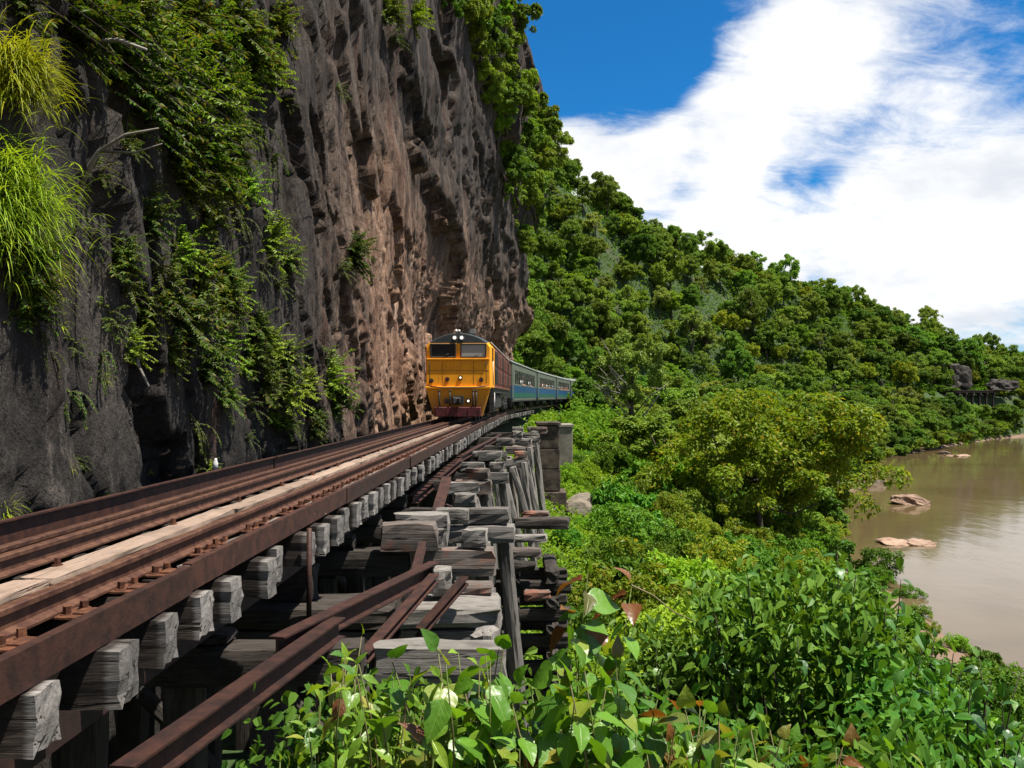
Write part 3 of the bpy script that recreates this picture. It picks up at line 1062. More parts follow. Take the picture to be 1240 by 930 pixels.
def build_trestle():
    rr = random.Random(11)
    # two deep timber-and-steel stringers under the sleepers
    for d, nm in ((0.52, 'river'), (-0.52, 'cliff')):
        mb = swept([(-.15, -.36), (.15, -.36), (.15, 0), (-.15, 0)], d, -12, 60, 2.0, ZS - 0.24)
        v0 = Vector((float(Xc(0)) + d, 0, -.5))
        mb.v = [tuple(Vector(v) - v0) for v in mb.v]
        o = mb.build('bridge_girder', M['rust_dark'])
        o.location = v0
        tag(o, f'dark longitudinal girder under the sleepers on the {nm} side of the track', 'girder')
    # bents:  depth, right end x, cap top z, cap height, cap width, extra
    bents = [(2.2, -0.35, -.86, .30, .30, 'carrying the nearest stretch of track by the leafy shrubs'),
             (6.75, -0.06, -.86, .30, .30, 'with a long pale cap under the two overlapping steel beams'),
             (9.3, -0.14, -1.12, .22, .80, 'with a wide doubled cap and small blocks on top'),
             (11.3, -0.24, -.93, .34, .32, 'with a deep split grey cap behind the small painted blocks'),
             (13.2, 0.02, -.90, .27, .32, 'with tall leaning legs above the stacked timber crib'),
             (15.9, -.55, -.98, .28, .30, 'between the timber crib and the rust-stained cap'),
             (19.2, -0.45, -.80, .31, .34, 'whose cap holds a rust-stained block at its outer end'),
             (23.0, -.1, -.95, .30, .30, 'with a short pale cap end just before the slanting legs'),
             (27.2, 0.50, -.92, .30, .34, 'with many slanting grey legs in a fan'),
             (31.0, 0.75, -.72, .30, .34, 'standing between the slanting legs and the locomotive front'),
             (35.2, 1.05, -.62, .32, .34, 'standing level with the front of the locomotive'),
             (39.5, 1.2, -.60, .32, .34, 'standing just before the layered concrete pier')]
    for k, (y, xr, zt, h, w, desc) in enumerate(bents):
        xc = float(Xc(y))
        xl = xc - 1.5
        t = empty('trestle_bent', (xc, y, 0), 0, 'weathered timber trestle bent ' + desc, 'trestle bent', 'timber bents of the viaduct')
        L = xr - xl
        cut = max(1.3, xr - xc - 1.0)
        timber('cap_beam', t, ((xl - xc + cut) / 2, 0, zt - .004), cut - (xl - xc) - .1, w, h, 'timber_dark')  # inner length in darker timber: under-track shade put into its colour
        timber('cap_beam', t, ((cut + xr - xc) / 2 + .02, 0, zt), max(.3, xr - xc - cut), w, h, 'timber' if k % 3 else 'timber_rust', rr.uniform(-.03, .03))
        if w > 0.5:
            timber('cap_beam', t, ((cut + xr - xc) / 2 + .02, 0, zt - h - .004), max(.3, xr - xc - cut), w - .03, h, 'timber')
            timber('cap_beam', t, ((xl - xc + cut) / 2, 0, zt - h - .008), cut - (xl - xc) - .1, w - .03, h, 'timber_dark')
        for j, dx in enumerate((-1.1, -0.35, 0.4, 1.05)):
            g = gz(xc + dx, y) - 0.4
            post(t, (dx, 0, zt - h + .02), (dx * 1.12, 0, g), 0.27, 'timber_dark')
        # struts up to the girders where the cap is low
        for dx in (-.52, .52):
            timber('packing_block', t, (dx, 0, ZS - .60), 0.5, 0.28, max(.05, ZS - .60 - zt), 'timber_dark')
        # outer battered legs
        for j in range(2 if y < 24 else 3):
            x0 = xr - 0.16 - 0.34 * j - xc
            yo = (-.2 if w > .5 else -.29) + 0.12 * j if y < 24 else -.30
            top = zt + (0.02 if y < 24 and j == 0 else -0.06)
            if y < 24: yo = w / 2 + 0.13 if j == 0 else -0.05
            g = gz(xc + x0 + 0.5, y) - 0.4
            post(t, (x0, yo, top - (h if j else .0)), (x0 + 0.22 + 0.10 * (2 - j), yo - .15, g), 0.20 if y > 24 else 0.22, 'timber')
        if y > 10:
            for j in range(rr.choice((2, 3))):
                bl = rr.uniform(.28, .6)
                bx = xr - bl / 2 - rr.uniform(0, .1) - j * .62
                if bx < xc + 1.3: break
                o = timber('timber_block', None, (bx, y + rr.uniform(-.05, .05), zt + .012 + .24), bl, .26, .24, rr.choice(('timber', 'timber_rust', 'timber')), rr.uniform(-.15, .15))
                tag(o, 'short weathered timber block stacked on the outer end of a trestle cap', 'timber block', 'blocks on the trestle caps')
        # a diagonal sway brace
        post(t, (-1.2, -w / 2 - .09, zt - h - .2), (min(1.4, xr - xc), -w / 2 - .09, gz(xc + 1, y) + .5), 0.14, 'timber_dark', 'brace')
    # tall slanting props that fan out from the bent in the middle
    for k, (xa, ya, xb, yb, dp) in enumerate(((600, 572, 612, 668, 25.8), (608, 566, 628, 650, 26.2), (621, 566, 637, 622, 26.6), (630, 566, 645, 640, 26.9),
                                              (638, 566, 650, 620, 27.1), (586, 572, 596, 625, 25.6), (592, 600, 604, 668, 22.4), (574, 602, 582, 640, 18.6), (563, 602, 566, 650, 18.5))):
        a, b = P(xa, ya, dp), P(xb, yb, dp)
        b = a + (b - a) * 1.5
        t = post(None, a, b, 0.20, 'timber', 'timber_prop')
        tag(t, 'slender slanting grey timber prop in the fan of legs under the viaduct', 'timber prop', 'slanting props under the viaduct')
    # loose baulks: px x0,x1, front top row, front height px, depth, run along y, material, description
    blocks = [(473, 531, 634, 34, 10.9, .30, 'timber_rust', 'large cracked brown baulk poking out from under the track, near one of a pair', 'cap'),
              (492, 542, 622, 40, 11.7, .34, 'timber', 'large pale baulk poking out from under the track, behind its cracked brown neighbour', 'cap'),
              (523, 546, 690, 34, 9.15, .36, 'timber', 'grey upright block with a red top standing on the doubled trestle cap', 'b'),
              (553, 594, 706, 16, 9.45, .22, 'timber_rust', 'low block with a red corner lying on the doubled trestle cap', 'b'),
              (541, 579, 584, 16, 18.9, .30, 'timber', 'pale block resting on the rust-stained trestle cap', 'b'),
              (580, 607, 546, 12, 26.8, .30, 'timber', 'pair-sized pale block on the cap above the fan of slanting legs', 'b'),
              (556, 566, 562, 15, 23.0, .30, 'timber', 'short upright pale block beside the slanting legs', 'b'),
              (605, 624, 532, 8, 31.0, .30, 'timber_rust', 'small brown block on the cap before the locomotive', 'b'),
              (634, 655, 529, 7, 33.2, .30, 'timber', 'long grey block on the cap nearest the locomotive front', 'b'),
              (643, 663, 517, 8, 38.5, .30, 'timber_rust', 'brown timber lying before the layered concrete pier', 'b'),
              (622, 690, 627, 14, 15.8, .26, 'timber_dark', 'dark sleeper at the top of the crib, sticking out over the grass', 'crib'),
              (632, 667, 619, 8, 16.6, .24, 'timber_rust', 'short brown sleeper laid across the top of the crib', 'crib'),
              (615, 661, 648, 9, 15.2, .26, 'timber', 'grey sleeper second from the top in the crib beside the grass', 'crib'),
              (612, 656, 664, 12, 14.8, .26, 'timber_rust', 'rusty-edged sleeper in the middle of the crib beside the grass', 'crib'),
              (610, 650, 681, 12, 14.4, .26, 'timber_dark', 'dark sleeper low in the crib beside the grass', 'crib'),
              (634, 667, 716, 12, 13.4, .24, 'timber_rust', 'loose reddish sleeper end lying in the grass below the crib', 'crib')]
    for (x0, x1, y0, hp, dp, ry, m, desc, kind) in blocks:
        a, b = P(x0, y0, dp), P(x1, y0, dp)
        L = b.x - a.x
        H = hp * dp / F
        if kind == 'cap': L += 0.15; a.x -= 0.15
        o = timber('timber_baulk', None, ((a.x + b.x) / 2, dp + ry / 2, a.z), L, ry, H, m, random.uniform(-.05, .05))
        tag(o, desc, 'timber baulk')
    # a supporting crib foot under the crib timbers
    t = empty('timber_crib', (0.25, 15.6, gz(.25, 15.6)), 0, 'low crib of dark crossed sleepers standing in the grass beside the trestle', 'timber crib')
    base = gz(.25, 15.6) - .3
    zt = P(0, 690, 14.8).z - .02
    n = 0
    z = zt
    while z > base:
        for s in (-.55, .55):
            if n % 2 == 0: timber('crib_timber', t, (s * .6 + .1, 0.1, z - t.location.z), 1.7, .24, .22, 'timber_dark', math.pi / 2)
            else: timber('crib_timber', t, (.1, .1 + s, z - t.location.z), 1.3, .24, .22, 'timber_dark')
        z -= .225
        n += 1
    # steel: old rails laid as stringers and struts on the river side
    ZB = -0.70
    steel('steel_beam', P(150, 925, 4.05), P(410, 746, 6.95), 'long rusty steel beam sloping up from beneath the nearest sleepers', h=.16, w=.12)
    steel('steel_beam', P(336, 770, 6.2), P(527, 679, 9.6), 'rusty steel beam overlapping the end of the lower beam and resting by the doubled cap', h=.16, w=.12)
    steel('steel_beam', P(500, 600, 17.0), P(556, 555, 24.0), 'short bright rusty beam reaching the fan of slanting legs', h=.15, w=.2)
    steel('steel_beam', P(555, 553, 24.3), P(606, 526, 38), 'thin rusty beam running along the trestle towards the locomotive', h=.15, w=.14)
    steel('steel_strut', P(526, 694, 8.7), P(440, 790, 7.2), 'slanting rusty strut running down behind the leafy shrub', h=.08, w=.10, cat='steel strut')
    steel('steel_strut', P(563, 697, 8.9), P(508, 760, 8.3), 'short slanting strut in front of the doubled cap', h=.08, w=.10, cat='steel strut')
    steel('steel_strut', P(512, 655, 10.6), P(500, 700, 9.6), 'steep rusty strut under the pair of big baulks', h=.08, w=.09, cat='steel strut')
    steel('steel_strut', P(541, 577, 18.6), P(528, 622, 17.0), 'steep paired rusty strut beside the rust-stained cap', h=.08, w=.2, cat='steel strut')
    steel('steel_strut', P(540, 610, 18.4), P(595, 630, 18.2), 'dark cross strut under the rust-stained cap', 'rust_dark', h=.12, w=.1, cat='steel strut')
    # hanging rods under the sleepers
    for (px, py, dp) in ((375, 690, 7.4),):
        a = P(px, py, dp)
        o = MB().tube([(0, 0, 0.35), (0, 0, -.55)], .022, 6).build('hanger_rod', M['rust'])
        o.location = a
        tag(o, 'thin rusty hanger rod dropping from a sleeper end into the dark', 'hanger rod')
    # layered concrete pier beyond the trestle
    t = empty('concrete_pier', (1.75, 44, -4.5), 0, 'tall layered concrete pier beside the track behind the timber trestle', 'pier')
    lay = [(-3.6, -2.55), (-2.53, -1.55), (-1.53, -.42)]
    for k, (z0, z1) in enumerate(lay):
        o = MB().box(-.50 - .05 * (2 - k), .55 + .03 * (2 - k), -.8, .8, z0 + 4.5, z1 + 4.5, 0, .03).build('concrete_lift', M['concrete'], t)
    MB().box(-.58, .63, -.9, .9, -.40 + 4.5, -.26 + 4.5, 0, .02).build('pier_cap', M['concrete'], t)
    MB().box(-1.1, .9, -1.0, 1.0, -.8, .85, 0, .03).build('footing', M['concrete'], t)
    t = empty('abutment_wall', (3.2, 54, -2.2), 0, 'short pale concrete wall where the trestle meets the grassy bank', 'abutment')
    MB().box(-1.0, .45, -.6, 1.4, -2.6, 1.35, 0, .03).build('wall', M['concrete_pale'], t)
    MB().box(-1.05, .5, -.66, 1.46, 1.353, 1.52, 0, .02).build('coping', M['concrete_pale'], t)


build_trestle()

# ------------------------------------------------------------------ train
M['orange'] = solid('orange_paint', (0.62, 0.26, 0.008), (0.52, 0.20, 0.006), 0.6, 2.5, 0, 0.02, 0.25, rnd=0, k=1.25)
def grimy(name, col, dirt):
    m, t, bs, out = base_mat(name)
    tc = t.new('ShaderNodeTexCoord')
    v = tc.outputs['Object']
    st = t.noise(t.mapping(v, scale=(7, 7, .7)), 1.6, 6, .65, .3)
    bl = t.noise(v, 2.2, 6, .65, .2)
    c = t.mix(t.rng(bl, .3, .7), col, sc3(col, .82))
    c = t.mix(t.rng(st, .52, .74, 0, .55), c, dirt)
    sep = t.new('ShaderNodeSeparateXYZ')
    t.l.new(v, sep.inputs[0])
    road = t.rng(t.math('ADD', sep.outputs[2], t.math('MULTIPLY', bl, .8)), .8, 1.9, .6, 0)
    c = t.mix(road, c, dirt)
    t.l.new(c, bs.inputs['Base Color'])
    bs.inputs['Roughness'].default_value = .58
    bs.inputs['Specular IOR Level'].default_value = .25
    return m


M['orange'] = grimy('grimy_orange_paint', (0.80, 0.33, 0.010), (0.16, 0.085, 0.04))
M['maroon'] = solid('maroon_paint', (0.30, 0.10, 0.065), (0.19, 0.062, 0.042), 0.5, 3, 0, 0.05, 0.4, rnd=0.1)
M['loco_black'] = solid('black_grime', (0.022, 0.022, 0.022), (0.04, 0.034, 0.028), 0.6, 5, 0, 0.1, 0.4, rnd=0)
M['loco_roof'] = solid('dark_green_grey_roof', (0.035, 0.05, 0.048), (0.06, 0.07, 0.066), 0.5, 3, 0, 0.05, 0.4, rnd=0)
M['beam_red'] = solid('dark_red_paint', (0.15, 0.018, 0.02), (0.07, 0.01, 0.012), 0.6, 5, 0, 0.1, 0.4, rnd=0)
M['white_paint'] = solid('white_paint', (0.75, 0.74, 0.70), (0.6, 0.58, 0.54), 0.45, 6, rnd=0.05)
M['cream'] = solid('pale_cream_paint', (0.19, 0.21, 0.165), (0.13, 0.15, 0.115), 0.45, 2.5, 0, 0.02, 0.4, rnd=0.08)
M['blue'] = solid('railway_blue', (0.010, 0.095, 0.26), (0.007, 0.07, 0.19), 0.4, 2.5, 0, 0.02, 0.5, rnd=0.1)
M['green_band'] = solid('teal_green_paint', (0.02, 0.15, 0.105), (0.015, 0.11, 0.085), 0.45, 2.5, rnd=0.1)
M['roof_grey'] = solid('coach_roof_grey', (0.27, 0.29, 0.25), (0.17, 0.18, 0.155), 0.55, 1.6, 0.1, 0.03, 0.4, rnd=0.1)
M['steel_grey'] = solid('grey_steel', (0.30, 0.29, 0.28), (0.17, 0.16, 0.15), 0.5, 6, 0.5)
M['interior'] = solid('coach_interior', (0.16, 0.13, 0.10), (0.12, 0.10, 0.08), 0.8, 2)


def glass_mat(name, col, rough=0.1):
    m, t, bs, out = base_mat(name)
    bs.inputs['Base Color'].default_value = (*col, 1)
    bs.inputs['Roughness'].default_value = rough
    bs.inputs['Specular IOR Level'].default_value = 0.4
    return m


M['glass'] = glass_mat('dark_window_glass', (0.006, 0.007, 0.008), .25)
M['glass_pale'] = glass_mat('sky_reflection_glass', (0.27, 0.285, 0.28), 0.2)  # grey reflection of the sky painted into the pane's base colour


def lamp_mat(name, col, st):
    m, t, bs, out = base_mat(name)
    bs.inputs['Base Color'].default_value = (0.8, 0.8, 0.75, 1)
    bs.inputs['Emission Color'].default_value = (*col, 1)
    bs.inputs['Emission Strength'].default_value = st
    return m


M['headlamp'] = lamp_mat('lit_headlamp', (1.0, 0.97, 0.86), 0.35)
M['small_lamp'] = lamp_mat('lit_small_lamp', (1.0, 0.85, 0.55), 0.7)


def place_on_track(o, y_front, length):
    a, _, _ = trk(s_of_y(y_front))
    b, _, _ = trk(s_of_y(y_front) + length)
    o.location = a
    o.rotation_euler = (0, 0, math.atan2(b.y - a.y, b.x - a.x) - math.pi / 2)


def extr(prof, y0, y1, mb=None, mi=0, front=None):
    """prof (x,z) closed, extruded along y; optional other profile at the back"""
    mb = mb or MB()
    n = len(prof)
    q = front or prof
    vs = [(x, y0, z) for x, z in prof] + [(x, y1, z) for x, z in q]
    fs = [(k, (k + 1) % n, n + (k + 1) % n, n + k) for k in range(n)]
    fs += [tuple(range(n))[::-1], tuple(range(n, 2 * n))]
    return mb.add(vs, fs, mi)


def wheel(parent, x, y, r=0.46):
    mb = MB()
    mb.cyl((0, 0, 0), (1, 0, 0), r, 0.12, 20)
    mb.cyl((math.copysign(-.05, x), 0, 0), (1, 0, 0), r + .03, 0.03, 20)
    mb.cyl((math.copysign(.08, x), 0, 0), (1, 0, 0), r * .35, 0.08, 10)
    o = mb.build('wheel', M['loco_black'], parent)
    o.location = (x, y, r)
    return o


def bogie(parent, y, axles, r=0.46, m='loco_black', wide=1.12):
    ln = (axles - 1) * 1.7 + 1.3
    mb = MB()
    for s in (-1, 1):
        x = s * wide
        mb.box(x - .06, x + .06, y - ln / 2, y + ln / 2, .50, .72, 0, .02)
        for k in range(axles):
            yy = y + (k - (axles - 1) / 2) * 1.7
            mb.box(x - .11, x + .11, yy - .17, yy + .17, .30, .62, 0, .03)
            for q in (-.32, .32):
                mb.cyl((x, yy + q, .74), (0, 0, 1), .085, .24, 8)
        mb.box(x - .05, x + .09, y - .5, y + .5, .72, .95, 0, .03)
    mb.box(-wide, wide, y - .25, y + .25, .45, .70)
    b = mb.build('bogie', M[m], parent)
    for k in range(axles):
        for s in (-1, 1):
            wheel(b, s * 0.53, y + (k - (axles - 1) / 2) * 1.7, r)
    return b


def build_loco():
    t = empty('locomotive', (0, 0, 0), 0, 'orange-fronted diesel locomotive with two windscreens hauling coaches beneath the cliff', 'locomotive')
    LEN = 18.6
    W = 1.31
    # hull sections: orange nose and cab, maroon engine room
    sec = [(-W, 1.36), (W, 1.36), (W, 2.98), (W - .10, 3.14), (-W + .10, 3.14), (-W, 2.98)]
    secf = [(-W + .05, 1.36), (W - .05, 1.36), (W - .07, 2.94), (W - .18, 3.10), (-W + .18, 3.10), (-W + .07, 2.94)]
    mb = MB()
    extr(secf, 0.10, 0.30, mb, 0, sec)
    extr(sec, 0.301, 2.3, mb, 0)
    mb.build('cab', M['orange'], t)
    # lower nose bulge: flat panel proud of the cab face below the sill
    mb = MB()
    extr([(-W + .06, 1.40), (W - .06, 1.40), (W - .08, 2.44), (-W + .08, 2.44)], 0.0, 0.12, mb)
    mb.build('nose_panel', M['orange'], t)
    # window sill ledge catching the sun
    MB().box(-W + .07, W - .07, -.07, .12, 2.445, 2.50, 0, .01).build('sill_ledge', M['orange'], t)
    # roof: low arch with dark brow
    def arch(w, z0, z1, n=9):
        pts = [(w * (1 - 2 * i / n), z0 + (z1 - z0) * math.sin(math.pi * i / n) ** 0.8) for i in range(n + 1)]
        return pts
    mb = MB()
    a1 = arch(W - .16, 3.103, 3.49)
    a2 = arch(W - .08, 3.143, 3.54)
    extr(a1, 0.13, 0.5, mb, 0, a2)
    extr(a2, 0.501, LEN, mb, 0)
    mb.build('roof', M['loco_roof'], t)
    for s in (-1, 1):
        MB().box(s * (W - .09), s * (W - .02), 0.32, LEN, 3.144, 3.175).build('sunlit_roof_edge', M['white_paint'], t)  # white strip that paints the sun's highlight along the roof edge
    # body side engine room
    mb = MB()
    extr(sec, 2.302, LEN, mb)
    bd = mb.build('engine_room', M['maroon'], t)
    rr = random.Random(5)
    y = 2.6
    k = 0
    while y < LEN - 1.2:
        w = rr.choice((1.2, 1.5, 1.9))
        for s in (-1, 1):
            for (z0, z1) in ((1.55, 2.22), (2.30, 2.92)):
                g = MB()
                g.box(s * (W + .004), s * (W + .022), y, y + w, z0, z1, 0)
                nsl = 6
                for i in range(nsl):
                    zz = z0 + .05 + (z1 - z0 - .1) * i / nsl
                    g.box(s * (W + .02), s * (W + .04), y + .05, y + w - .05, zz, zz + .05, 0)
                g.build('side_grille', M['loco_black' if (k % 3) < 1 else 'maroon'], bd)
            MB().box(s * (W + .003), s * (W + .05), y + w + .08, y + w + .14, 1.45, 3.0).build('pillar', M['maroon'], bd)
        y += w + .28
        k += 1
    for s in (-1, 1):
        MB().box(s * (W + .004), s * (W + .012), .62, 1.22, 2.42, 2.95, 0).build('side_window', M['glass'], t)
        MB().box(s * (W + .003), s * (W + .02), 1.5, 2.1, 1.5, 3.0, 0, .005).build('cab_door', M['orange'], t)
        MB().tube([(s * (W + .06), .40, 1.5), (s * (W + .06), .40, 2.4)], .018, 6).build('handrail', M['white_paint'], t)
    # windscreens
    for s, gm in ((-1, 'glass'), (1, 'glass_pale')):
        x0, x1 = s * .085, s * 1.12
        pl = M[gm]
        fr = MB()
        X0, X1 = min(x0, x1), max(x0, x1)
        for (a, b, c, d) in ((X0, X1, 2.54, 2.585), (X0, X1, 3.045, 3.09), (X0, X0 + .05, 2.585, 3.045), (X1 - .05, X1, 2.585, 3.045)):
            fr.box(a, b, .045, .13, c, d, 0, .012)
        f = fr.build('windscreen', M['loco_black'], t)
        MB().box(X0 + .03, X1 - .03, .085, .12, 2.56, 3.07).build('pane', pl, f)
        MB().tube([(X0 + .5, .04, 2.53), (X0 + .75, .035, 2.70)], .012, 5).build('wiper', M['loco_black'], f)
    # brow headlights
    for x in (-.14, .14):
        h = MB().cyl((x, .10, 3.32), (0, 1, 0), .105, .16, 16).build('headlight', M['steel_grey'], t)
        MB().cyl((x, .012, 3.32), (0, 1, 0), .068, .02, 16).build('lens', M['headlamp'], h)
    # lamps on the nose panel
    for x, z, m in ((-1.05, 1.62, 'beam_red'), (-.42, 1.68, 'beam_red'), (.10, 1.74, 'small_lamp'), (.92, 1.66, 'beam_red')):
        h = MB().cyl((x, -.03, z), (0, 1, 0), .085, .07, 14).build('marker_lamp', M['loco_black'], t)
        MB().cyl((x, -.072, z), (0, 1, 0), .04, .015, 12).build('lens', M[m], h)
    # panel seams on the nose
    for x in (-.62, .62): MB().box(x - .006, x + .006, -.006, .0, 1.46, 2.40).build('panel_seam', M['loco_black'], t)
    MB().box(-W + .1, W - .1, -.006, .0, 2.02, 2.03).build('panel_seam', M['loco_black'], t)
    for s in (-1, 1):
        MB().tube([(s * 1.12, -.05, 1.5), (s * 1.12, -.09, 1.55), (s * 1.12, -.09, 2.3), (s * 1.12, -.05, 2.35)], .014, 6).build('grab_rail', M['loco_black'], t)
    # platform edge and handrail
    MB().box(-W + .02, W - .02, -.12, .12, 1.30, 1.395, 0, .015).build('platform_edge', M['orange'], t)
    MB().tube([(-W + .1, -.16, 1.42), (-.6, -.17, 1.34), (.6, -.17, 1.34), (W - .1, -.16, 1.42)], .02, 6).build('handrail', M['loco_black'], t)
    # tapering lower apron
    mb = MB()
    top = [(-W + .05, 1.298), (W - .05, 1.298)]
    vs = [(-W + .05, -.06, 1.298), (W - .05, -.06, 1.298), (W - .36, 0.0, .22), (-W + .36, 0.0, .22),
          (-W + .05, .5, 1.298), (W - .05, .5, 1.298), (W - .36, .5, .22), (-W + .36, .5, .22)]
    mb.add(vs, [(0, 3, 2, 1), (4, 5, 6, 7), (0, 1, 5, 4), (2, 3, 7, 6), (1, 2, 6, 5), (0, 4, 7, 3)])
    mb.build('apron', M['orange'], t)
    b = MB()
    b.box(-.92, .92, -.22, -.02, .20, .58, 0, .02)
    for i in range(5): b.box(-.85 + i * .42, -.80 + i * .42, -.235, -.215, .22, .56)
    b.build('buffer_beam', M['beam_red'], t)
    c = MB()
    c.box(-.24, .24, -.16, -.02, .68, 1.02, 0, .02)
    c.box(-.13, .13, -.48, -.15, .72, .96, 0, .05)
    c.box(-.17, -.05, -.62, -.44, .70, .98, 0, .04)
    c.box(.06, .16, -.58, -.44, .72, .96, 0, .04)
    c.build('coupler', M['loco_black'], t)
    for x in (-.45, .42):
        h = MB().cyl((x, -.08, .82), (0, 1, 0), .10, .12, 14).build('tail_lamp', M['loco_black'], t)
        MB().cyl((x, -.145, .82), (0, 1, 0), .045, .015, 12).build('lens', M['small_lamp' if x > 0 else 'beam_red'], h)
    for x in (-.72, -.30, .62, .74):
        MB().tube([(x, -.10, 1.25), (x, -.20, 1.0), (x * .98, -.22, .72), (x * .96, -.10, .6)], .032, 6).build('brake_hose', M['loco_black'], t)
    # roof gear
    h = MB()
    h.tube([(-.10, .5, 3.58), (-.10, .25, 3.60)], [.03, .07], 8)
    h.tube([(.02, .5, 3.58), (.02, .20, 3.60)], [.03, .06], 8)
    h.build('horn', M['white_paint'], t)
    f = MB()
    f.cyl((.35, 1.6, 3.68), (0, 0, 1), .25, .2, 14)
    f.build('roof_vent', M['steel_grey'], t)
    for y in (6.5, 9.0, 11.5): MB().cyl((0, y, 3.66), (0, 0, 1), .6, .14, 18).build('radiator_fan', M['loco_black'], t)
    MB().box(-1.25, 1.25, .6, LEN, 1.15, 1.355).build('underframe', M['loco_black'], t)
    bogie(t, 3.3, 3, .46)
    bogie(t, LEN - 3.3, 3, .46)
    MB().box(-1.15, 1.15, 6.6, 11.8, .35, 1.14, 0, .12).build('fuel_tank', M['loco_black'], t)
    for s in (-1, 1):
        st = MB()
        for z in (.4, .7, 1.0): st.box(s * 1.2, s * 1.38, .75, 1.2, z, z + .03)
        for y in (.75, 1.17): st.box(s * 1.2, s * 1.36, y, y + .03, .4, 1.3)
        st.build('cab_step', M['loco_black'], t)
    # sand pipe, pale
    MB().tube([(1.3, 2.2, 1.15), (1.32, 2.1, .8), (1.28, 1.8, .35)], .05, 6).build('sand_pipe', M['steel_grey'], t)
    place_on_track(t, 35.0, LEN)


build_loco()


def build_coach(desc, LEN=21.4, proto=None):
    t = empty('passenger_coach', (0, 0, 0), 0, desc, 'coach', 'coaches of the train')
    W = 1.38
    lo, sill, wt, eave = 0.78, 1.80, 2.66, 3.10
    MB().box(-W, W, .3, LEN - .3, lo - .12, lo + .10).build('floor', M['loco_black'], t)
    for s in (-1, 1):
        MB().box(s * (W - .06), s * W, .3, LEN - .3, lo + .101, sill - .10, 0).build('lower_side', M['blue'], t)
        MB().box(s * (W - .06), s * (W + .004), 1.3, LEN - 1.3, lo - .03, lo + .10).build('sole_bar', M['cream'], t)
        MB().box(s * (W + .002), s * (W + .010), 1.4, LEN - 1.4, lo + .14, lo + .46).build('colour_band', M['green_band'], t)
        u = MB()
        u.box(s * (W - .06), s * W, .3, LEN - .3, sill - .099, sill)
        u.box(s * (W - .06), s * W, .3, LEN - .3, wt, eave)
        ws = []
        n = 13
        y0, y1 = 2.1, LEN - 2.1
        pit = (y1 - y0) / n
        u.box(s * (W - .06), s * W, .3, y0 + .18, sill + .001, wt - .001)
        u.box(s * (W - .06), s * W, y1 - .18, LEN - .3, sill + .001, wt - .001)
        for i in range(1, n):
            yy = y0 + pit * i
            u.box(s * (W - .06), s * W, yy - .09, yy + .09, sill + .001, wt - .001)
        wall = u.build('upper_side', M['cream'], t)
        for i in range(n):
            yy = y0 + pit * (i + .5)
            op = [.12, .18, .4, .25, .1][(i * 7 + (3 if s > 0 else 1)) % 5]
            f = MB()
            hw = pit / 2 - .085
            zb = sill + (wt - sill) * (1 - op)
            f.box(s * (W - .05), s * (W - .03), yy - hw, yy + hw, zb, zb + .04)
            wn = f.build('window', M['steel_grey'], wall)
            MB().box(s * (W - .045), s * (W - .035), yy - hw, yy + hw, zb + .042, wt - .002).build('pane', M['glass'], wn)
        MB().box(s * (W + .003), s * (W + .015), .55, 1.2, lo + .12, wt, 0).build('door', M['cream'], t)
    n = 9
    pr = [((W + .05) * (1 - 2 * i / n), eave + .002 + .42 * math.sin(math.pi * i / n) ** .7) for i in range(n + 1)]
    rf = extr(pr, .2, LEN - .2).build('roof', M['roof_grey'], t)
    for k in range(5):
        y = 2.5 + k * (LEN - 5) / 4
        MB().cyl((0, y, 3.56), (0, 0, 1), .16, .12, 10).build('vent', M['roof_grey'], rf)
    for y, nm in ((.25, 'end_wall'), (LEN - .33, 'end_wall')):
        e = MB()
        for a, b in ((-W + .06, -.45), (.45, W - .06)): e.box(a, b, y, y + .08, lo + .1, eave)
        e.box(-.45, .45, y, y + .08, 2.75, eave)
        e.build(nm, M['cream'], t)
        y2 = -.05 if y < 1 else LEN - .25
        g = MB()
        g.box(-.5, -.42, y2, y2 + .3, lo + .1, 2.8)
        g.box(.42, .5, y2, y2 + .3, lo + .1, 2.8)
        g.box(-.5, .5, y2, y2 + .3, 2.8, 2.88)
        g.build('gangway', M['loco_black'], t)
    # two rows of bench seats
    for k in range(12):
        y = 2.3 + k * (LEN - 4.6) / 12
        for s in (-1, 1):
            b = MB()
            b.box(s * .35, s * 1.28, y, y + .45, 1.2, 1.28)
            b.box(s * .35, s * 1.28, y - .06, y, 1.2, 1.85)
            b.build('seat', M['interior'], t)
    bogie(t, 3.0, 2, .42, 'loco_black', 1.05)
    bogie(t, LEN - 3.0, 2, .42, 'loco_black', 1.05)
    MB().box(-1.1, 1.1, LEN / 2 - 2.2, LEN / 2 + 1.2, .32, .655, 0, .05).build('battery_box', M['loco_black'], t)
    return t


y = 54.4
S0 = s_of_y(35.0) + 18.6 + .7
cd = ['blue and cream passenger coach coupled directly behind the locomotive', 'blue and cream coach second behind the locomotive, passengers leaning out',
      'blue and cream coach third behind the locomotive, passengers at its windows', 'blue and cream coach fourth behind the locomotive, partly behind bushes',
      'blue and cream coach at the far end of the train, vanishing behind foliage']
coaches = []
c0 = build_coach(cd[0])
for k in range(5):
    c = c0 if k == 0 else copy_tree(c0)
    c['label'] = cd[k]
    s = S0 + k * 22.0
    a, _, _ = trk(s)
    b, _, _ = trk(s + 21.4)
    c.location = a
    c.rotation_euler = (0, 0, math.atan2(b.y - a.y, b.x - a.x) - math.pi / 2)
    coaches.append((c, s))


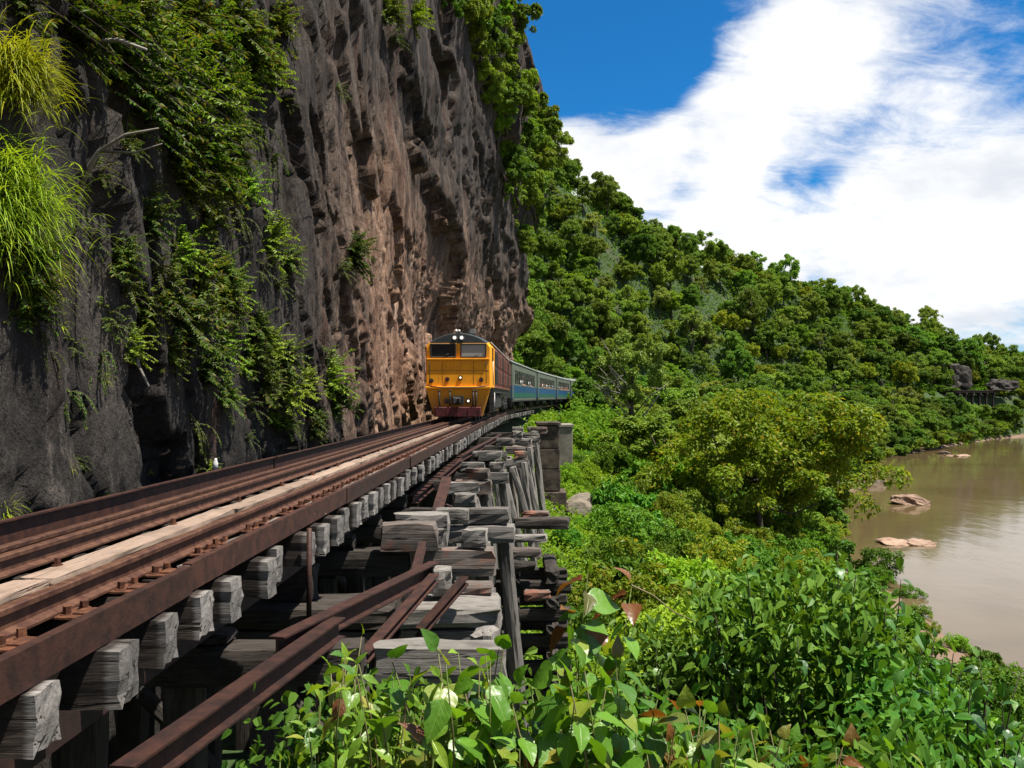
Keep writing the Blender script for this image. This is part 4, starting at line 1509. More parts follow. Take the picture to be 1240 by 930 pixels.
def build_people():
    skin = solid('skin', (0.42, 0.25, 0.17), (0.38, 0.22, 0.15), 0.6, 8, rnd=.1)
    hair = solid('hair', (0.02, 0.015, 0.012), (0.03, 0.02, 0.015), 0.6, 8)
    shirts = {'white': (0.75, 0.74, 0.72), 'red': (0.5, 0.03, 0.03), 'pink': (0.65, 0.25, 0.28), 'pale blue': (0.35, 0.5, 0.65)}
    sm = {k: solid('shirt_' + k.replace(' ', '_'), v, tuple(.85 * x for x in v), 0.8, 6) for k, v in shirts.items()}
    meshes = {}
    for k in shirts:
        mb = MB()
        # one continuous bust: hips, waist, chest, shoulders, neck, head
        ring = [(0, .17, .12, 0), (.12, .155, .11, 0), (.30, .18, .12, 0), (.44, .205, .115, 0), (.50, .17, .10, 0), (.53, .07, .07, 1), (.58, .055, .06, 1),
                (.62, .07, .085, 1), (.69, .078, .10, 1), (.75, .076, .098, 2), (.80, .055, .07, 2), (.825, .015, .02, 2)]
        n = 10
        vs, fs, mi = [], [], []
        for z, a, b, m_ in ring:
            for i in range(n):
                an = 2 * math.pi * i / n
                vs.append((math.cos(an) * a, math.sin(an) * b, z))
        o = len(mb.v)
        mb.v += vs
        for j in range(len(ring) - 1):
            for i in range(n):
                mb.f.append((o + j * n + i, o + j * n + (i + 1) % n, o + (j + 1) * n + (i + 1) % n, o + (j + 1) * n + i))
                mb.m.append(ring[j + 1][3]); mb.s.append(True)
        mb.f.append(tuple(o + (len(ring) - 1) * n + i for i in range(n))); mb.m.append(2); mb.s.append(True)
        # arms resting forward on the sill, then nose
        for s in (-1, 1):
            mb.tube([(s * .17, 0, .45), (s * .25, -.06, .26)], [.055, .045], 6, 0)
            mb.tube([(s * .25, -.06, .26), (s * .16, -.28, .20), (s * .10, -.36, .20)], [.045, .035, .025], 6, 1)
        mb.tube([(0, -.085, .70), (0, -.118, .675)], [.012, .014], 5, 1)
        me = mb.mesh('person')
        for x in (sm[k], skin, hair): me.materials.append(x)
        meshes[k] = me
    rr = random.Random(21)
    spots = [(0, 4, 'white'), (0, 5, 'pink'), (0, 9, 'white'), (1, 1, 'red'), (1, 3, 'white'), (1, 4, 'pink'), (1, 6, 'white'), (1, 7, 'white'), (1, 9, 'white'), (1, 11, 'pale blue'),
             (2, 1, 'white'), (2, 2, 'red'), (2, 4, 'white'), (2, 5, 'white'), (2, 7, 'red'), (2, 8, 'pink'), (2, 10, 'red'), (2, 11, 'white'),
             (3, 2, 'red'), (3, 4, 'white'), (3, 6, 'red'), (3, 8, 'white')]
    wh = ['first coach', 'second coach', 'third coach', 'fourth coach']
    for ci, wi, col in spots:
        c, s = coaches[ci]
        pit = (21.4 - 4.2) / 13
        loc = Vector((1.14, 2.1 + pit * (wi + .5), 1.63))
        R = Matrix.Rotation(c.rotation_euler.z, 4, 'Z')
        o = link('person', meshes[col])
        o.location = c.location + R @ loc
        o.rotation_euler = (0, 0, c.rotation_euler.z + math.pi / 2 + rr.uniform(-.3, .3))
        o.rotation_euler.rotate_axis('X', rr.uniform(.1, .35))
        tag(o, f'person in a {col} shirt leaning out of a window of the {wh[ci]}', 'person', f'{col} shirted passengers at windows of the {wh[ci]}')


build_people()


# ------------------------------------------------------------------ rocks
def boulder_mesh(seed, sx, sy, sz, m, rough=0.35, flat=0.0):
    bm = bmesh.new()
    bmesh.ops.create_icosphere(bm, subdivisions=4, radius=1)
    co = np.array([v.co[:] for v in bm.verts])
    n = fbm(co[:, 0] * 1.3 + seed, co[:, 1] * 1.3, co[:, 2] * 1.3, 4, seed)
    # flat facets
    r = np.random.default_rng(seed)
    for k in range(9):
        d = unit(1, r)[0]
        lim = r.uniform(0.55, 0.85)
        pr = co @ d
        co = co - np.maximum(pr - lim, 0)[:, None] * d * 0.9
    if flat:
        co = np.sign(co) * np.abs(co) ** .6
        n = n + .5 * (vnoise(co[:, 0] * 3, co[:, 1] * 3, co[:, 2] * .6, seed + 3) - .5)
    co = co * (1 + (n - .5)[:, None] * rough)
    co *= np.array([sx, sy, sz])
    for v, c in zip(bm.verts, co): v.co = c
    me = bpy.data.meshes.new('rock')
    bm.to_mesh(me)
    bm.free()
    me.materials.append(m)
    return me


def build_rocks():
    spec = [('river_rock', 1106, 609, 2.4, 1.6, .95, 3, 'boulder', 0.35, 'tan wedge-shaped rock rising from the brown river'),
            ('river_rock', 1084, 657, 1.55, 1.3, .42, 8, 'boulder', 0.1, 'low flat tan rock slab awash in the river'),
            ('river_rock', 1110, 658, 1.25, 1.1, .55, 14, 'boulder', -0.15, 'tan rock with a dark end, touching the low flat slab'),
            ('river_rock', 1055, 585, 1.5, 1.2, 1.1, 21, 'boulder_dark', 0, 'dark brown rock at the water edge under the trees'),
            ('river_rock', 1032, 592, 1.1, 1.0, .5, 25, 'boulder', 0, 'small tan rock beside the dark rock at the water edge'),
            ('river_rock', 1158, 552, 2.2, 1.6, .5, 28, 'boulder', 0, 'pale rock lying off the far bank'),
            ('river_rock', 1141, 549, 1.5, 1.2, .6, 31, 'boulder_dark', 0, 'dark small rock touching the far bank')]
    for nm, px, py, sx, sy, sz, sd, m, rz, lab in spec:
        dp = F * (CAMZ - WATER) / (py - HOR)
        o = link(nm, boulder_mesh(sd, sx, sy, sz, M[m], 1.0))
        o.location = ((px - 620) / F * dp, dp, WATER - sz * .25)
        o.rotation_euler = (0, rz, rz)
        tag(o, lab, 'rock')
    for px, py, dp, s, sd, lab in ((704, 545, 44, .9, 41, 'grey boulder in the bright grass beside the pier'), (699, 559, 42, .7, 43, 'smaller grey boulder below its neighbour in the grass by the pier')):
        p = P(px, py, dp)
        o = link('boulder', boulder_mesh(sd, s, s, s * .8, M['boulder_grey']))
        o.location = (p.x, p.y, gz(p.x, p.y) + s * .35)
        tag(o, lab, 'rock')


build_rocks()


# ------------------------------------------------------------------ trees
def terrain_xy(pts):
    a = np.array(pts, float)
    return terrain(a[:, 0], a[:, 1])


def build_hill():
    r = np.random.default_rng(5)
    HP = {
        'dense': [tree_proto(101 + i, 3.9, 6.2, 4.6, 26, 14000, 0.38, 'leaf_hill_a', lobe=(.20, .38), thin=.2) for i in range(4)],
        'mid': [tree_proto(111 + i, 3.6, 5.6 + i * .9, 4.4, 24, 13000, 0.33, 'leaf_hill_b', lobe=(.18, .36), thin=0.30) for i in range(4)],
        'pale': [tree_proto(121, 3.0, 5.2, 4.4, 20, 11000, 0.30, 'leaf_hill_c', lobe=(.18, .36), thin=0.38)],
        'olive': [tree_proto(131, 3.2, 4.4, 3.6, 16, 9000, 0.34, 'leaf_hill_d', thin=0.34)],
        'feather': [tree_proto(141 + i, 2.6, 7.0, 5.2, 24, 11000, 0.40, 'leaf_hill_b', lobe=(.22, .42), droop=.9, aspect=.30, thin=.35) for i in range(2)],
        'bright': [tree_proto(151, 3.0, 4.2, 3.4, 22, 11000, 0.32, 'leaf_bright', lobe=(.2, .36), thin=.3)],
    }
    lab = {'dense': 'dense dark green broadleaf tree on the steep wooded hillside',
           'mid': 'mid green loose-crowned tree on the steep wooded hillside',
           'pale': 'pale grey-green airy tree on the steep wooded hillside',
           'olive': 'yellowish olive fine-leaved tree on the steep wooded hillside',
           'feather': 'tall feathery drooping tree on the steep wooded hillside',
           'bright': 'fresh bright green bushy tree on the steep wooded hillside'}
    # candidates along the line, up the slope
    c = []
    s0 = s_of_y(88)
    s = s0
    while s < s0 + 262:
        steep = s < s_of_y(158)
        for d in np.arange(-3.6, -36, -2.8) if steep else np.arange(-4.0, -32, -3.7):
            p, rt, f = trk(s + r.uniform(-1.6, 1.6))
            q = p + rt * (d + r.uniform(-1.4, 1.4))
            c.append((q.x, q.y, d))
        s += 3.5 if steep else 4.8
    c = np.array(c)
    c = c[r.permutation(len(c))]
    z = terrain(c[:, 0], c[:, 1])
    n = 0
    seen = 0
    for (x, y, d), zz in zip(c, z):
        px, py = 620 + F * x / y, HOR - F * (zz + 5 - CAMZ) / y
        if not (630 < px < 1285 and py > -40): continue
        # inside the cliff block
        if y < 104 and x < float(Xc(min(y, 95))) - 1.5 and y < 96: continue
        if n > 640: break
        k = r.choice(['dense', 'mid', 'pale', 'olive', 'feather', 'bright'], p=[.24, .28, .14, .04, .18, .12])
        zone = 'on the crest of the wooded hill' if d < -21 else ('at the foot of the wooded hill by the railway' if d > -8 else 'half way up the wooded hill')
        pr = HP[k][r.integers(len(HP[k]))]
        sc = r.uniform(0.75, 1.0) * (0.8 if d > -6 else 1.0) * (1.0 + .55 * r.random() ** 3)
        put_tree(pr, 'hillside_tree', (x, y, zz - .3), sc, r.uniform(0, 6.28), lab[k].replace('on the steep wooded hillside', zone), 'tree', k + ' trees ' + zone, tilt=(r.uniform(-.08, .08), r.uniform(-.08, .08)), sz=r.uniform(.85, 1.2))
        n += 1
    # trees between the line and the river, lower and rounder
    m = 0
    labr = {k: v.replace('on the steep wooded hillside', 'between the railway and the river') for k, v in lab.items()}
    s = s_of_y(64)
    while s < s0 + 258:
        p, rt, f = trk(s)
        d = 4.5
        while True:
            q = p + rt * (d + r.uniform(-1, 1)) + f * r.uniform(-1.5, 1.5)
            e = -signed_dist(np.array([q.x]), np.array([q.y]), SHORE)[0][0]
            if e < 0.8: break
            px = 620 + F * q.x / q.y
            if px < 1290 and not (abs(px - 1170) < 20 and q.y > 190 and d < 6) and not (px < 785 and q.y < 112):
                k = r.choice(['dense', 'mid', 'pale', 'olive', 'feather', 'bright'], p=[.27, .30, .06, .12, .08, .17])
                pr = HP[k][r.integers(len(HP[k]))]
                sc = r.uniform(0.7, 1.3) * (.85 if q.y < 90 else 1.05)
                if px > 1010: sc *= .9
                put_tree(pr, 'riverside_tree', (q.x, q.y, gz(q.x, q.y) - .6 * sc), sc, r.uniform(0, 6.28), labr[k], 'tree', k + ' trees between railway and river', sz=r.uniform(.7, .95))
                m += 1
            d += 5.2
        s += 5.6
    # bushes overhanging the bank
    for i in range(20, len(SHORE) - 1, 4):
        q = SHORE[i]
        if q[1] < 60 or q[0] > 190: continue
        x, y = q[0] - 1.2 + r.uniform(-.6, .6), q[1] + r.uniform(0.5, 2)
        if 620 + F * x / y > 1300: continue
        k = r.choice(['dense', 'mid', 'olive', 'bright'], p=[.4, .3, .12, .18])
        put_tree(HP[k][0], 'bank_tree', (x, y, gz(x, y) - 1.0), r.uniform(.38, .62) * (1.0 if y < 150 else 1.5), r.uniform(0, 6.28), {'dense': 'dark leafy', 'mid': 'mid green leafy', 'olive': 'yellowish olive', 'bright': 'bright green'}[k] + ' low tree overhanging the river bank', 'tree', k + ' trees along the bank', sz=.8)
        m += 1
    # low bushes hiding the far stretch of line
    s = s_of_y(118)
    while s < s0 + 250:
        p, rt, f = trk(s)
        for d in (2.3, -2.3):
            q = p + rt * (d + r.uniform(-.4, .4))
            px = 620 + F * q.x / q.y
            if px < 1280 and not (abs(px - 1172) < 17 and d > 0 and q.y > 190):
                k = r.choice(['dense', 'mid', 'bright'])
                put_tree(HP[k][0], 'lineside_bush', (q.x, q.y, gz(q.x, q.y) - .8), r.uniform(.35, .55), r.uniform(0, 6.28), {'dense': 'dark green', 'mid': 'mid green', 'bright': 'bright green'}[k] + ' bush crowding the far stretch of the railway', 'bush', k + ' bushes along the far railway', sz=r.uniform(.7, 1.0))
        s += 4.4
    print('hill trees', n, 'riverside', m)
    return HP


HP = build_hill()


def special_trees():
    # broad olive tree between the slope and the river
    pr = tree_proto(201, 6.4, 9.4, 4.9, 46, 40000, 0.26, 'leaf_hill_d', lobe=(.16, .40), thin=.36, rad=.2)
    x, y = 14.2, 50.5
    put_tree(pr, 'olive_tree', (x, y, gz(x, y) - .5), 1.08, .4, 'broad yellowish olive-green tree with fine leaves standing before the river bend', 'tree')
    for i, (x, y, sc_, k) in enumerate(((9, 47, .5, 'mid'), (10.5, 57, .7, 'bright'), (17, 60, .75, 'mid'), (19.5, 67, .7, 'dense'), (10, 66, .8, 'mid'), (14, 66, .85, 'pale'), (7.2, 58, .5, 'bright'), (11.5, 42.5, .42, 'olive'), (16, 48, .45, 'bright'), (17.5, 54, .5, 'mid'))):
        put_tree(HP[k][0], 'riverside_tree', (x, y, gz(x, y) - .5), sc_, i * 1.7, {'mid': 'mid green', 'bright': 'bright green', 'dense': 'dark green', 'pale': 'pale green', 'olive': 'olive'}[k] + ' tree crowding round the broad olive-green tree', 'tree', k + ' trees round the olive tree', sz=.9)
    # slender tree with pale bare twigs beside the train
    r = np.random.default_rng(77)
    cm, c, lr = crown_mesh('crown', r, 3.3, 6.2, 7.6, 26, 19000, .24, M['leaf_hill_c'], lobe=(.2, .38), thin=.36)
    mb = MB()
    mb.tube([(0, 0, -1), (.1, 0, 2.5), (-.05, .1, 5.0), (.1, 0, 7.5)], [.32, .27, .2, .1], 8)
    x, y = 9.3, 69
    o = empty('slender_tree', (x, y, gz(x, y)), 0, 'airy pale green tree with dark trunk and bare twigs just right of the train', 'tree')
    mb.build('trunk', M['bark'], o)
    link('crown', cm, o)
    for k in range(14):
        a = r.uniform(0, 6.28)
        b = Vector((0, 0, r.uniform(3.0, 7.0)))
        e = b + Vector((math.cos(a) * 2.8, math.sin(a) * 1.6 - .8, r.uniform(.6, 3.4)))
        if k < 6: e = b + Vector((-r.uniform(2.2, 3.6), -1.4, r.uniform(.6, 3.2)))
        mid = b.lerp(e, .5) + Vector((r.uniform(-.3, .3), r.uniform(-.3, .3), r.uniform(-.5, .3)))
        g = MB().tube([b, mid, e], [.07, .05, .015], 5)
        for q in range(3):
            e2 = mid + Vector((r.uniform(-1.2, .4), r.uniform(-.6, .2), r.uniform(.2, 1.4)))
            g.tube([mid.lerp(e, q * .3), e2], [.03, .008], 4)
        g.build('branch', M['bark_pale'], o)


special_trees()


# ------------------------------------------------------------------ shrubs and ground cover on the near slope
def build_slope():
    r = np.random.default_rng(9)
    SP = {
        'fine': [tree_proto(301 + i, 1.5, 1.9, .9, 15, 5200, 0.135, 'leaf_shrub', rad=.04, thin=.25) for i in range(3)],
        'broad': [tree_proto(311 + i, 1.4, 1.9, .95, 12, 3000, 0.22, 'leaf_shrub', rad=.04, aspect=.62, droop=.5, six=True) for i in range(2)],
        'bright': [tree_proto(321 + i, 1.4, 1.6, .75, 15, 5200, 0.12, 'cover', rad=.03, thin=.2) for i in range(2)],
        'olive': [tree_proto(331, 1.5, 1.9, .95, 15, 5000, 0.14, 'leaf_hill_d', rad=.04, thin=.25)],
    }
    lab = {'fine': 'fine-leaved mid green shrub on the slope below the viaduct', 'broad': 'broad-leaved green shrub on the slope below the viaduct',
           'bright': 'low bright yellow-green shrub on the slope below the viaduct', 'olive': 'olive-tinged shrub on the slope below the viaduct'}
    pts = []
    tries = 0
    while tries < 9000 and len(pts) < 270:
        tries += 1
        y = r.uniform(7, 66)
        x = r.uniform(0.5, 22)
        px = 620 + F * x / y
        if px > 1330 or px < 668: continue
        sp = 1.15 + 0.022 * y
        if any((x - a) ** 2 + (y - b) ** 2 < sp * sp for a, b, *_ in pts): continue
        pts.append((x, y, px))
    P2 = np.array(pts)
    d, _ = signed_dist(P2[:, 0], P2[:, 1], TRK)
    e, _ = signed_dist(P2[:, 0], P2[:, 1], SHORE)
    z = terrain(P2[:, 0], P2[:, 1])
    for i, (x, y, px) in enumerate(pts):
        if -e[i] < 0.3 or d[i] < 2.2: continue
        if px < 705 and y < 60 and r.random() < .55: continue
        if 150 < px: pass
        k = r.choice(['fine', 'broad', 'bright', 'olive'], p=[.40, .25, .22, .13] if px > 740 else [.3, .1, .6, 0])
        sc = r.uniform(.7, 1.25) * (0.55 if px < 730 else 1.0) * (0.75 if y < 12 else 1.0)
        if -e[i] < 5 and y < 48: sc *= .5
        zone = 'at the river end of the slope' if -e[i] < 6 else ('close beside the viaduct' if d[i] < 6 else 'on the middle of the slope below the viaduct')
        pr = SP[k][r.integers(len(SP[k]))]
        put_tree(pr, 'slope_shrub', (x, y, z[i] - .25), sc, r.uniform(0, 6.28), lab[k].replace('on the slope below the viaduct', zone), 'shrub', k + ' shrubs ' + zone, sz=r.uniform(.8, 1.25))
    for x, y, q in ((2.9, 51.5, .8), (3.5, 50.5, .75), (3.2, 48.6, .6), (4.2, 53, .9), (3.9, 47, .55)):
        put_tree(SP['bright'][0], 'slope_shrub', (x, y, gz(x, y) - .2), q, x * 5, 'low bright yellow-green shrub in front of the short concrete wall', 'shrub', 'shrubs in front of the concrete wall', sz=1.2)
    # fine ground cover beside the viaduct: nobody could count it
    n = 160000
    y = 6 + 92 * r.random(n) ** 1.5
    x = np.interp(y, TRK[:, 1], TRK[:, 0]) + 1.0 + r.random(n) ** 1.3 * (6 + y * .12)
    keep = fbm(x * .8, y * .8, 0 * x, 2, 77) > .32
    x, y = x[keep], y[keep]
    n = len(x)
    z = terrain(x, y) + np.abs(r.normal(size=n)) * .16 * (0.5 + 1.6 * vnoise(x * .7, y * .7, 0 * x, 5))
    N = norm(np.array([0, 0, 1.0]) + r.normal(size=(n, 3)) * .45)
    A = norm(np.cross(N, unit(n, r)) + np.array([0, 0, .25]))
    s = r.uniform(.6, 1.3, n) * (0.07 + .0022 * y)
    V, Fc = diamonds(np.stack([x, y, z], 1), A, N, s * 1.5, s * .7)
    o = link('ground_cover', np_mesh('ground_cover', V, Fc, M['cover']))
    tag(o, 'bright green low ground cover carpeting the bank beside the viaduct', 'ground cover', kind='stuff')
    # undergrowth between the trunks of the hillside wood
    n = 130000
    s = s_of_y(70) + r.random(n) * 270
    px_ = np.interp(s, TRK_S, TRK[:, 0]); py_ = np.interp(s, TRK_S, TRK[:, 1])
    tx = np.interp(s + 1, TRK_S, TRK[:, 0]) - px_; ty = np.interp(s + 1, TRK_S, TRK[:, 1]) - py_
    dd = r.uniform(-36, 20, n)
    dd = np.where(np.abs(dd) < 3.0, 3.5 * np.sign(dd), dd)
    x = px_ + ty * dd; y = py_ - tx * dd
    e, _ = signed_dist(x, y, SHORE)
    k = (-e > .2) & ~((y < 97) & (dd < 0))
    x, y = x[k], y[k]
    n = len(x)
    z = terrain(x, y) + r.random(n) ** 1.5 * (.6 + 3.0 * vnoise(x * .3, y * .3, 0 * x, 8))
    N = norm(np.array([0, 0, .8]) + r.normal(size=(n, 3)) * .6)
    A = norm(np.cross(N, unit(n, r)))
    sz = r.uniform(.3, .7, n)
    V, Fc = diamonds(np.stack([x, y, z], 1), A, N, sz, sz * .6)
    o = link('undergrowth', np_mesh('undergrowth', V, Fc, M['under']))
    tag(o, 'green undergrowth covering the ground of the wooded hillside', 'undergrowth', kind='stuff')
    return SP


SP = build_slope()


# ------------------------------------------------------------------ plants on the cliff
def spray_mesh(seed, n_spray, size, L, m, droop=.5, aspect=.42, pinn=16):
    """plant rooted at the origin on a wall facing +x: sprays of paired leaflets arching out and down"""
    r = np.random.default_rng(seed)
    C, A, N, stems = [], [], [], MB()
    for k in range(n_spray):
        a = r.uniform(-1.25, 1.25)
        el = r.uniform(-.4, 1.25)
        ln = size * r.uniform(.45, 1.0)
        d = Vector((math.cos(a) * math.cos(el) * .75, math.sin(a) * math.cos(el), math.sin(el)))
        p = Vector((0, r.normal() * size * .16, r.normal() * size * .16))
        pts = [p.copy()]
        nst = 7
        for q in range(nst):
            d = (d + Vector((0.02, 0, -droop / nst * 1.4))).normalized()
            p = p + d * ln / nst
            pts.append(p.copy())
        stems.tube(pts, [.010 * size + .004 * (1 - i / nst) for i in range(nst + 1)], 4, 0, False)
        for q in range(pinn):
            f = (q + .6) / pinn * nst
            i = min(int(f), nst - 1)
            b = pts[i].lerp(pts[i + 1], f - i)
            t = (pts[i + 1] - pts[i]).normalized()
            side = t.cross(Vector((0, 0, 1)))
            if side.length < .1: side = t.cross(Vector((1, 0, 0)))
            side.normalize()
            for sgn in (-1, 1):
                ax = (t * .45 + side * sgn + Vector(r.normal(size=3)) * .25 + Vector((0, 0, -.15))).normalized()
                C.append(b)
                A.append(ax)
                N.append((Vector((0.25, 0, 1)) + Vector(r.normal(size=3)) * .35).normalized())
    C, A, N = np.array(C), np.array(A), np.array(N)
    s = r.uniform(.7, 1.25, len(C))
    V, Fc = diamonds(C, A, N, L * s, L * aspect * s, six=True)
    me = np_mesh('foliage', V, Fc, M[m])
    sm = stems.mesh('stem')
    sm.materials.append(M['bark'])
    return me, sm


def grass_mesh(seed, n, ln, w, spread=1.0, base=.1):
    r = np.random.default_rng(seed)
    V, Fq = [], []
    for k in range(n):
        a = r.uniform(-1.5, 1.5) * spread
        el = r.uniform(.15, 1.35)
        L = ln * r.uniform(.5, 1.0)
        d = np.array([math.cos(a) * math.cos(el), math.sin(a) * math.cos(el), math.sin(el)])
        p = np.array([0, r.normal() * base, r.normal() * base])
        side = np.cross(d, [0, 0, 1.0]); side /= max(np.linalg.norm(side), 1e-6)
        ns = 6
        o = len(V)
        for q in range(ns + 1):
            ww = w * (1 - (q / ns) ** 1.6) * .5 + .0004
            V += [p - side * ww, p + side * ww]
            d = d + np.array([0, 0, -.34 * r.uniform(.6, 1.3)])
            d /= np.linalg.norm(d)
            p = p + d * L / ns
        for q in range(ns):
            b = o + q * 2
            Fq.append((b, b + 1, b + 3, b + 2))
    return np_mesh('blades', np.array(V), np.array(Fq), M['grass_lit'])


def build_cliff_plants():
    r = np.random.default_rng(15)
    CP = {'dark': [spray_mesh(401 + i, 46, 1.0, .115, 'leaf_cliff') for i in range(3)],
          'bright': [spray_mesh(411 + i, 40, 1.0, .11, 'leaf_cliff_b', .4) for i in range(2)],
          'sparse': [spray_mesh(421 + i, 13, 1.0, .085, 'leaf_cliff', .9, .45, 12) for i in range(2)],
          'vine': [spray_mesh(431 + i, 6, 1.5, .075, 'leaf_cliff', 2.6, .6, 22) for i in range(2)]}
    lab = {'dark': 'dark green leafy shrub rooted in the cliff face', 'bright': 'bright green shrub growing on the cliff face',
           'sparse': 'sparse twiggy plant clinging to the cliff face', 'vine': 'leafy vine trailing down the cliff face'}
    spec = []
    for (x, y, s, k) in ((20, 8, 70, 'dark'), (85, 30, 120, 'dark'), (150, 22, 110, 'dark'), (215, 25, 110, 'dark'), (275, 20, 90, 'dark'), 
                         (130, 75, 100, 'dark'), (190, 80, 110, 'dark'), (240, 70, 90, 'dark'), (170, 125, 110, 'dark'), (225, 130, 110, 'bright'), (200, 165, 100, 'dark'),
                         (255, 110, 80, 'dark'), (300, 100, 55, 'bright'), (325, 92, 50, 'bright'), (285, 55, 70, 'dark'), (240, 185, 90, 'dark'), (215, 215, 90, 'dark'), (265, 232, 60, 'dark'),
                         (150, 175, 60, 'sparse'), (120, 210, 60, 'sparse'), (180, 235, 60, 'sparse'), (235, 345, 80, 'dark'), (200, 365, 80, 'dark'), (265, 370, 70, 'dark'),
                         (230, 400, 80, 'dark'), (190, 330, 70, 'sparse'), (150, 350, 70, 'sparse'), (130, 385, 60, 'sparse'), (270, 420, 60, 'bright'), (250, 450, 60, 'dark'), (300, 440, 60, 'dark'),
                         (325, 300, 60, 'bright'), (315, 325, 50, 'sparse'), (335, 345, 40, 'sparse'), (345, 440, 55, 'dark'), (320, 470, 55, 'dark'), (350, 480, 50, 'bright'), (300, 490, 50, 'sparse'),
                         (400, 460, 60, 'bright'), (405, 490, 55, 'dark'), (395, 430, 40, 'sparse'), (425, 310, 55, 'dark'), (410, 325, 40, 'sparse'), (240, 560, 40, 'sparse'), (255, 570, 26, 'bright'),
                         (290, 270, 50, 'vine'), (330, 200, 60, 'vine'), (215, 290, 60, 'vine'), (215, 440, 60, 'vine'), (235, 520, 60, 'vine'), (125, 440, 60, 'vine'), (85, 480, 60, 'vine'), (310, 160, 60, 'vine'),
                         (355, 520, 30, 'sparse'), (345, 510, 36, 'dark'), (60, 350, 60, 'sparse'), (30, 380, 70, 'dark'), (20, 330, 80, 'dark'), (15, 300, 90, 'dark'), 
                         (110, 290, 60, 'sparse'), (160, 300, 60, 'sparse'), (410, 110, 30, 'sparse'), (475, 45, 40, 'sparse'), (465, 15, 50, 'dark'), (500, 20, 40, 'bright'), (380, 520, 34, 'dark'), (140, 400, 50, 'sparse'),
                         (280, 150, 60, 'dark'), (290, 190, 50, 'sparse'), (270, 330, 50, 'dark'), (285, 385, 50, 'sparse'), (100, 560, 26, 'sparse'), (130, 600, 24, 'sparse'),
                         (330, 30, 60, 'dark'), (345, 120, 34, 'sparse'), (310, 65, 60, 'dark'), (270, 180, 70, 'dark'), (250, 270, 60, 'dark'), (300, 230, 50, 'bright'), (180, 270, 60, 'dark'), (140, 320, 60, 'dark'), (220, 310, 60, 'bright'), (170, 380, 60, 'dark'), (205, 430, 50, 'dark'), (160, 420, 50, 'bright'), (280, 350, 50, 'bright'), (310, 400, 50, 'dark'), (270, 480, 50, 'dark'), (330, 420, 46, 'bright'), (370, 470, 40, 'bright'), (375, 500, 40, 'dark'), (330, 505, 36, 'bright'), (300, 530, 30, 'sparse'), (340, 270, 40, 'sparse'), (350, 320, 40, 'dark'), (130, 40, 80, 'bright'), (190, 50, 70, 'bright'), (250, 45, 70, 'bright'), (160, 90, 60, 'bright'), (280, 120, 60, 'bright'), (90, 420, 40, 'sparse'), (60, 430, 40, 'vine'), (45, 400, 50, 'vine')):
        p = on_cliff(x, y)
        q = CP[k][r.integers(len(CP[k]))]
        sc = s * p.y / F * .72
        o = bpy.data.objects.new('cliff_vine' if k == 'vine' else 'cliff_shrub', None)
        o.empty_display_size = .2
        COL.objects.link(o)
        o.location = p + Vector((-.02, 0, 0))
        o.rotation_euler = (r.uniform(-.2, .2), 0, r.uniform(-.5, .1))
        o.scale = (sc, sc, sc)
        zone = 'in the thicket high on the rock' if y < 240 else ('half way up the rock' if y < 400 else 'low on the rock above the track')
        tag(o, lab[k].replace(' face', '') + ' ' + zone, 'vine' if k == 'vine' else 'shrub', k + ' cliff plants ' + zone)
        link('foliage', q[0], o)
        link('stem', q[1], o)
    # grass tufts
    gm = [grass_mesh(501, 800, .52, .012, 1.1, .16), grass_mesh(502, 1000, .56, .012, 1.1, .24), grass_mesh(503, 60, .5, .012, 1.0, .05)]
    for (x, y, s, k, labl) in ((10, 92, .95, 0, 'big bright sunlit grass clump jutting from the upper cliff ledge'),
                               (4, 248, 1.0, 1, 'big drooping bright grass clump jutting below the upper clump'),
                               (35, 325, .8, 0, 'narrow trailing grass clump hanging under the two big clumps'),
                               (12, 622, .62, 2, 'small grass tuft at the foot of the cliff beside the track'),
                               (75, 395, .45, 2, 'thin grass tuft on the dark rock below the hanging clumps'),
                               (130, 460, .4, 2, 'pale grass tuft in a rock crack above the track'),
                               (88, 565, .4, 2, 'small grass tuft growing low on the rock behind the edge channel'),
                               (185, 570, .3, 2, 'tiny grass tuft beside the trailing vine low on the rock')):
        p = on_cliff(max(x, -20), y)
        o = link('grass_tuft', gm[k])
        o.location = p + Vector((.10 if s > .8 else -.05, 0, 0))
        o.scale = (s, s, s)
        o.rotation_euler = (0, 0, -.35)
        tag(o, labl, 'grass')
    # bare branches
    for pts, labl in (([(90, 236), (118, 182), (150, 162), (190, 154)], 'bare pale forked branch sticking out from the cliff'),
                      ([(100, 50), (140, 46), (175, 58)], 'thin bare branch arching among the upper cliff shrubs'),
                      ([(170, 405), (166, 440), (180, 468)], 'bare hanging root in front of the cliff shrubs')):
        b = on_cliff(*pts[0])
        w = [b]
        for i, (x, y) in enumerate(pts[1:]):
            q = P(x, y, b.y - .1 * (i + 1))
            w.append(q)
        mb = MB()
        w = [q - b for q in w]
        mb.tube(w, [.03, .024, .016, .008][:len(w)], 6)
        if len(w) == 4:
            mb.tube([w[1], w[1].lerp(w[3], .6) + Vector((0, 0, -.16)), w[3] + Vector((.04, 0, -.16))], [.018, .012, .005], 5)
        o = mb.build('bare_branch', M['bark_pale'])
        o.location = b
        tag(o, labl, 'branch')
    # bushes on the far shoulder and top of the cliff
    hb = ['mid', 'mid', 'bright', 'feather', 'mid', 'dense']
    hang = []
    while len(hang) < 95:
        y = r.uniform(-10, 310)
        xe = np.interp(y, [0, 100, 190, 300], [622, 640, 660, 650])
        bw = np.interp(y, [0, 60, 150, 220, 310], [85, 62, 62, 55, 14])
        hang.append((xe - bw * r.random() ** 1.2, y, r.uniform(20, 36) * (1 if y < 240 else .7)))
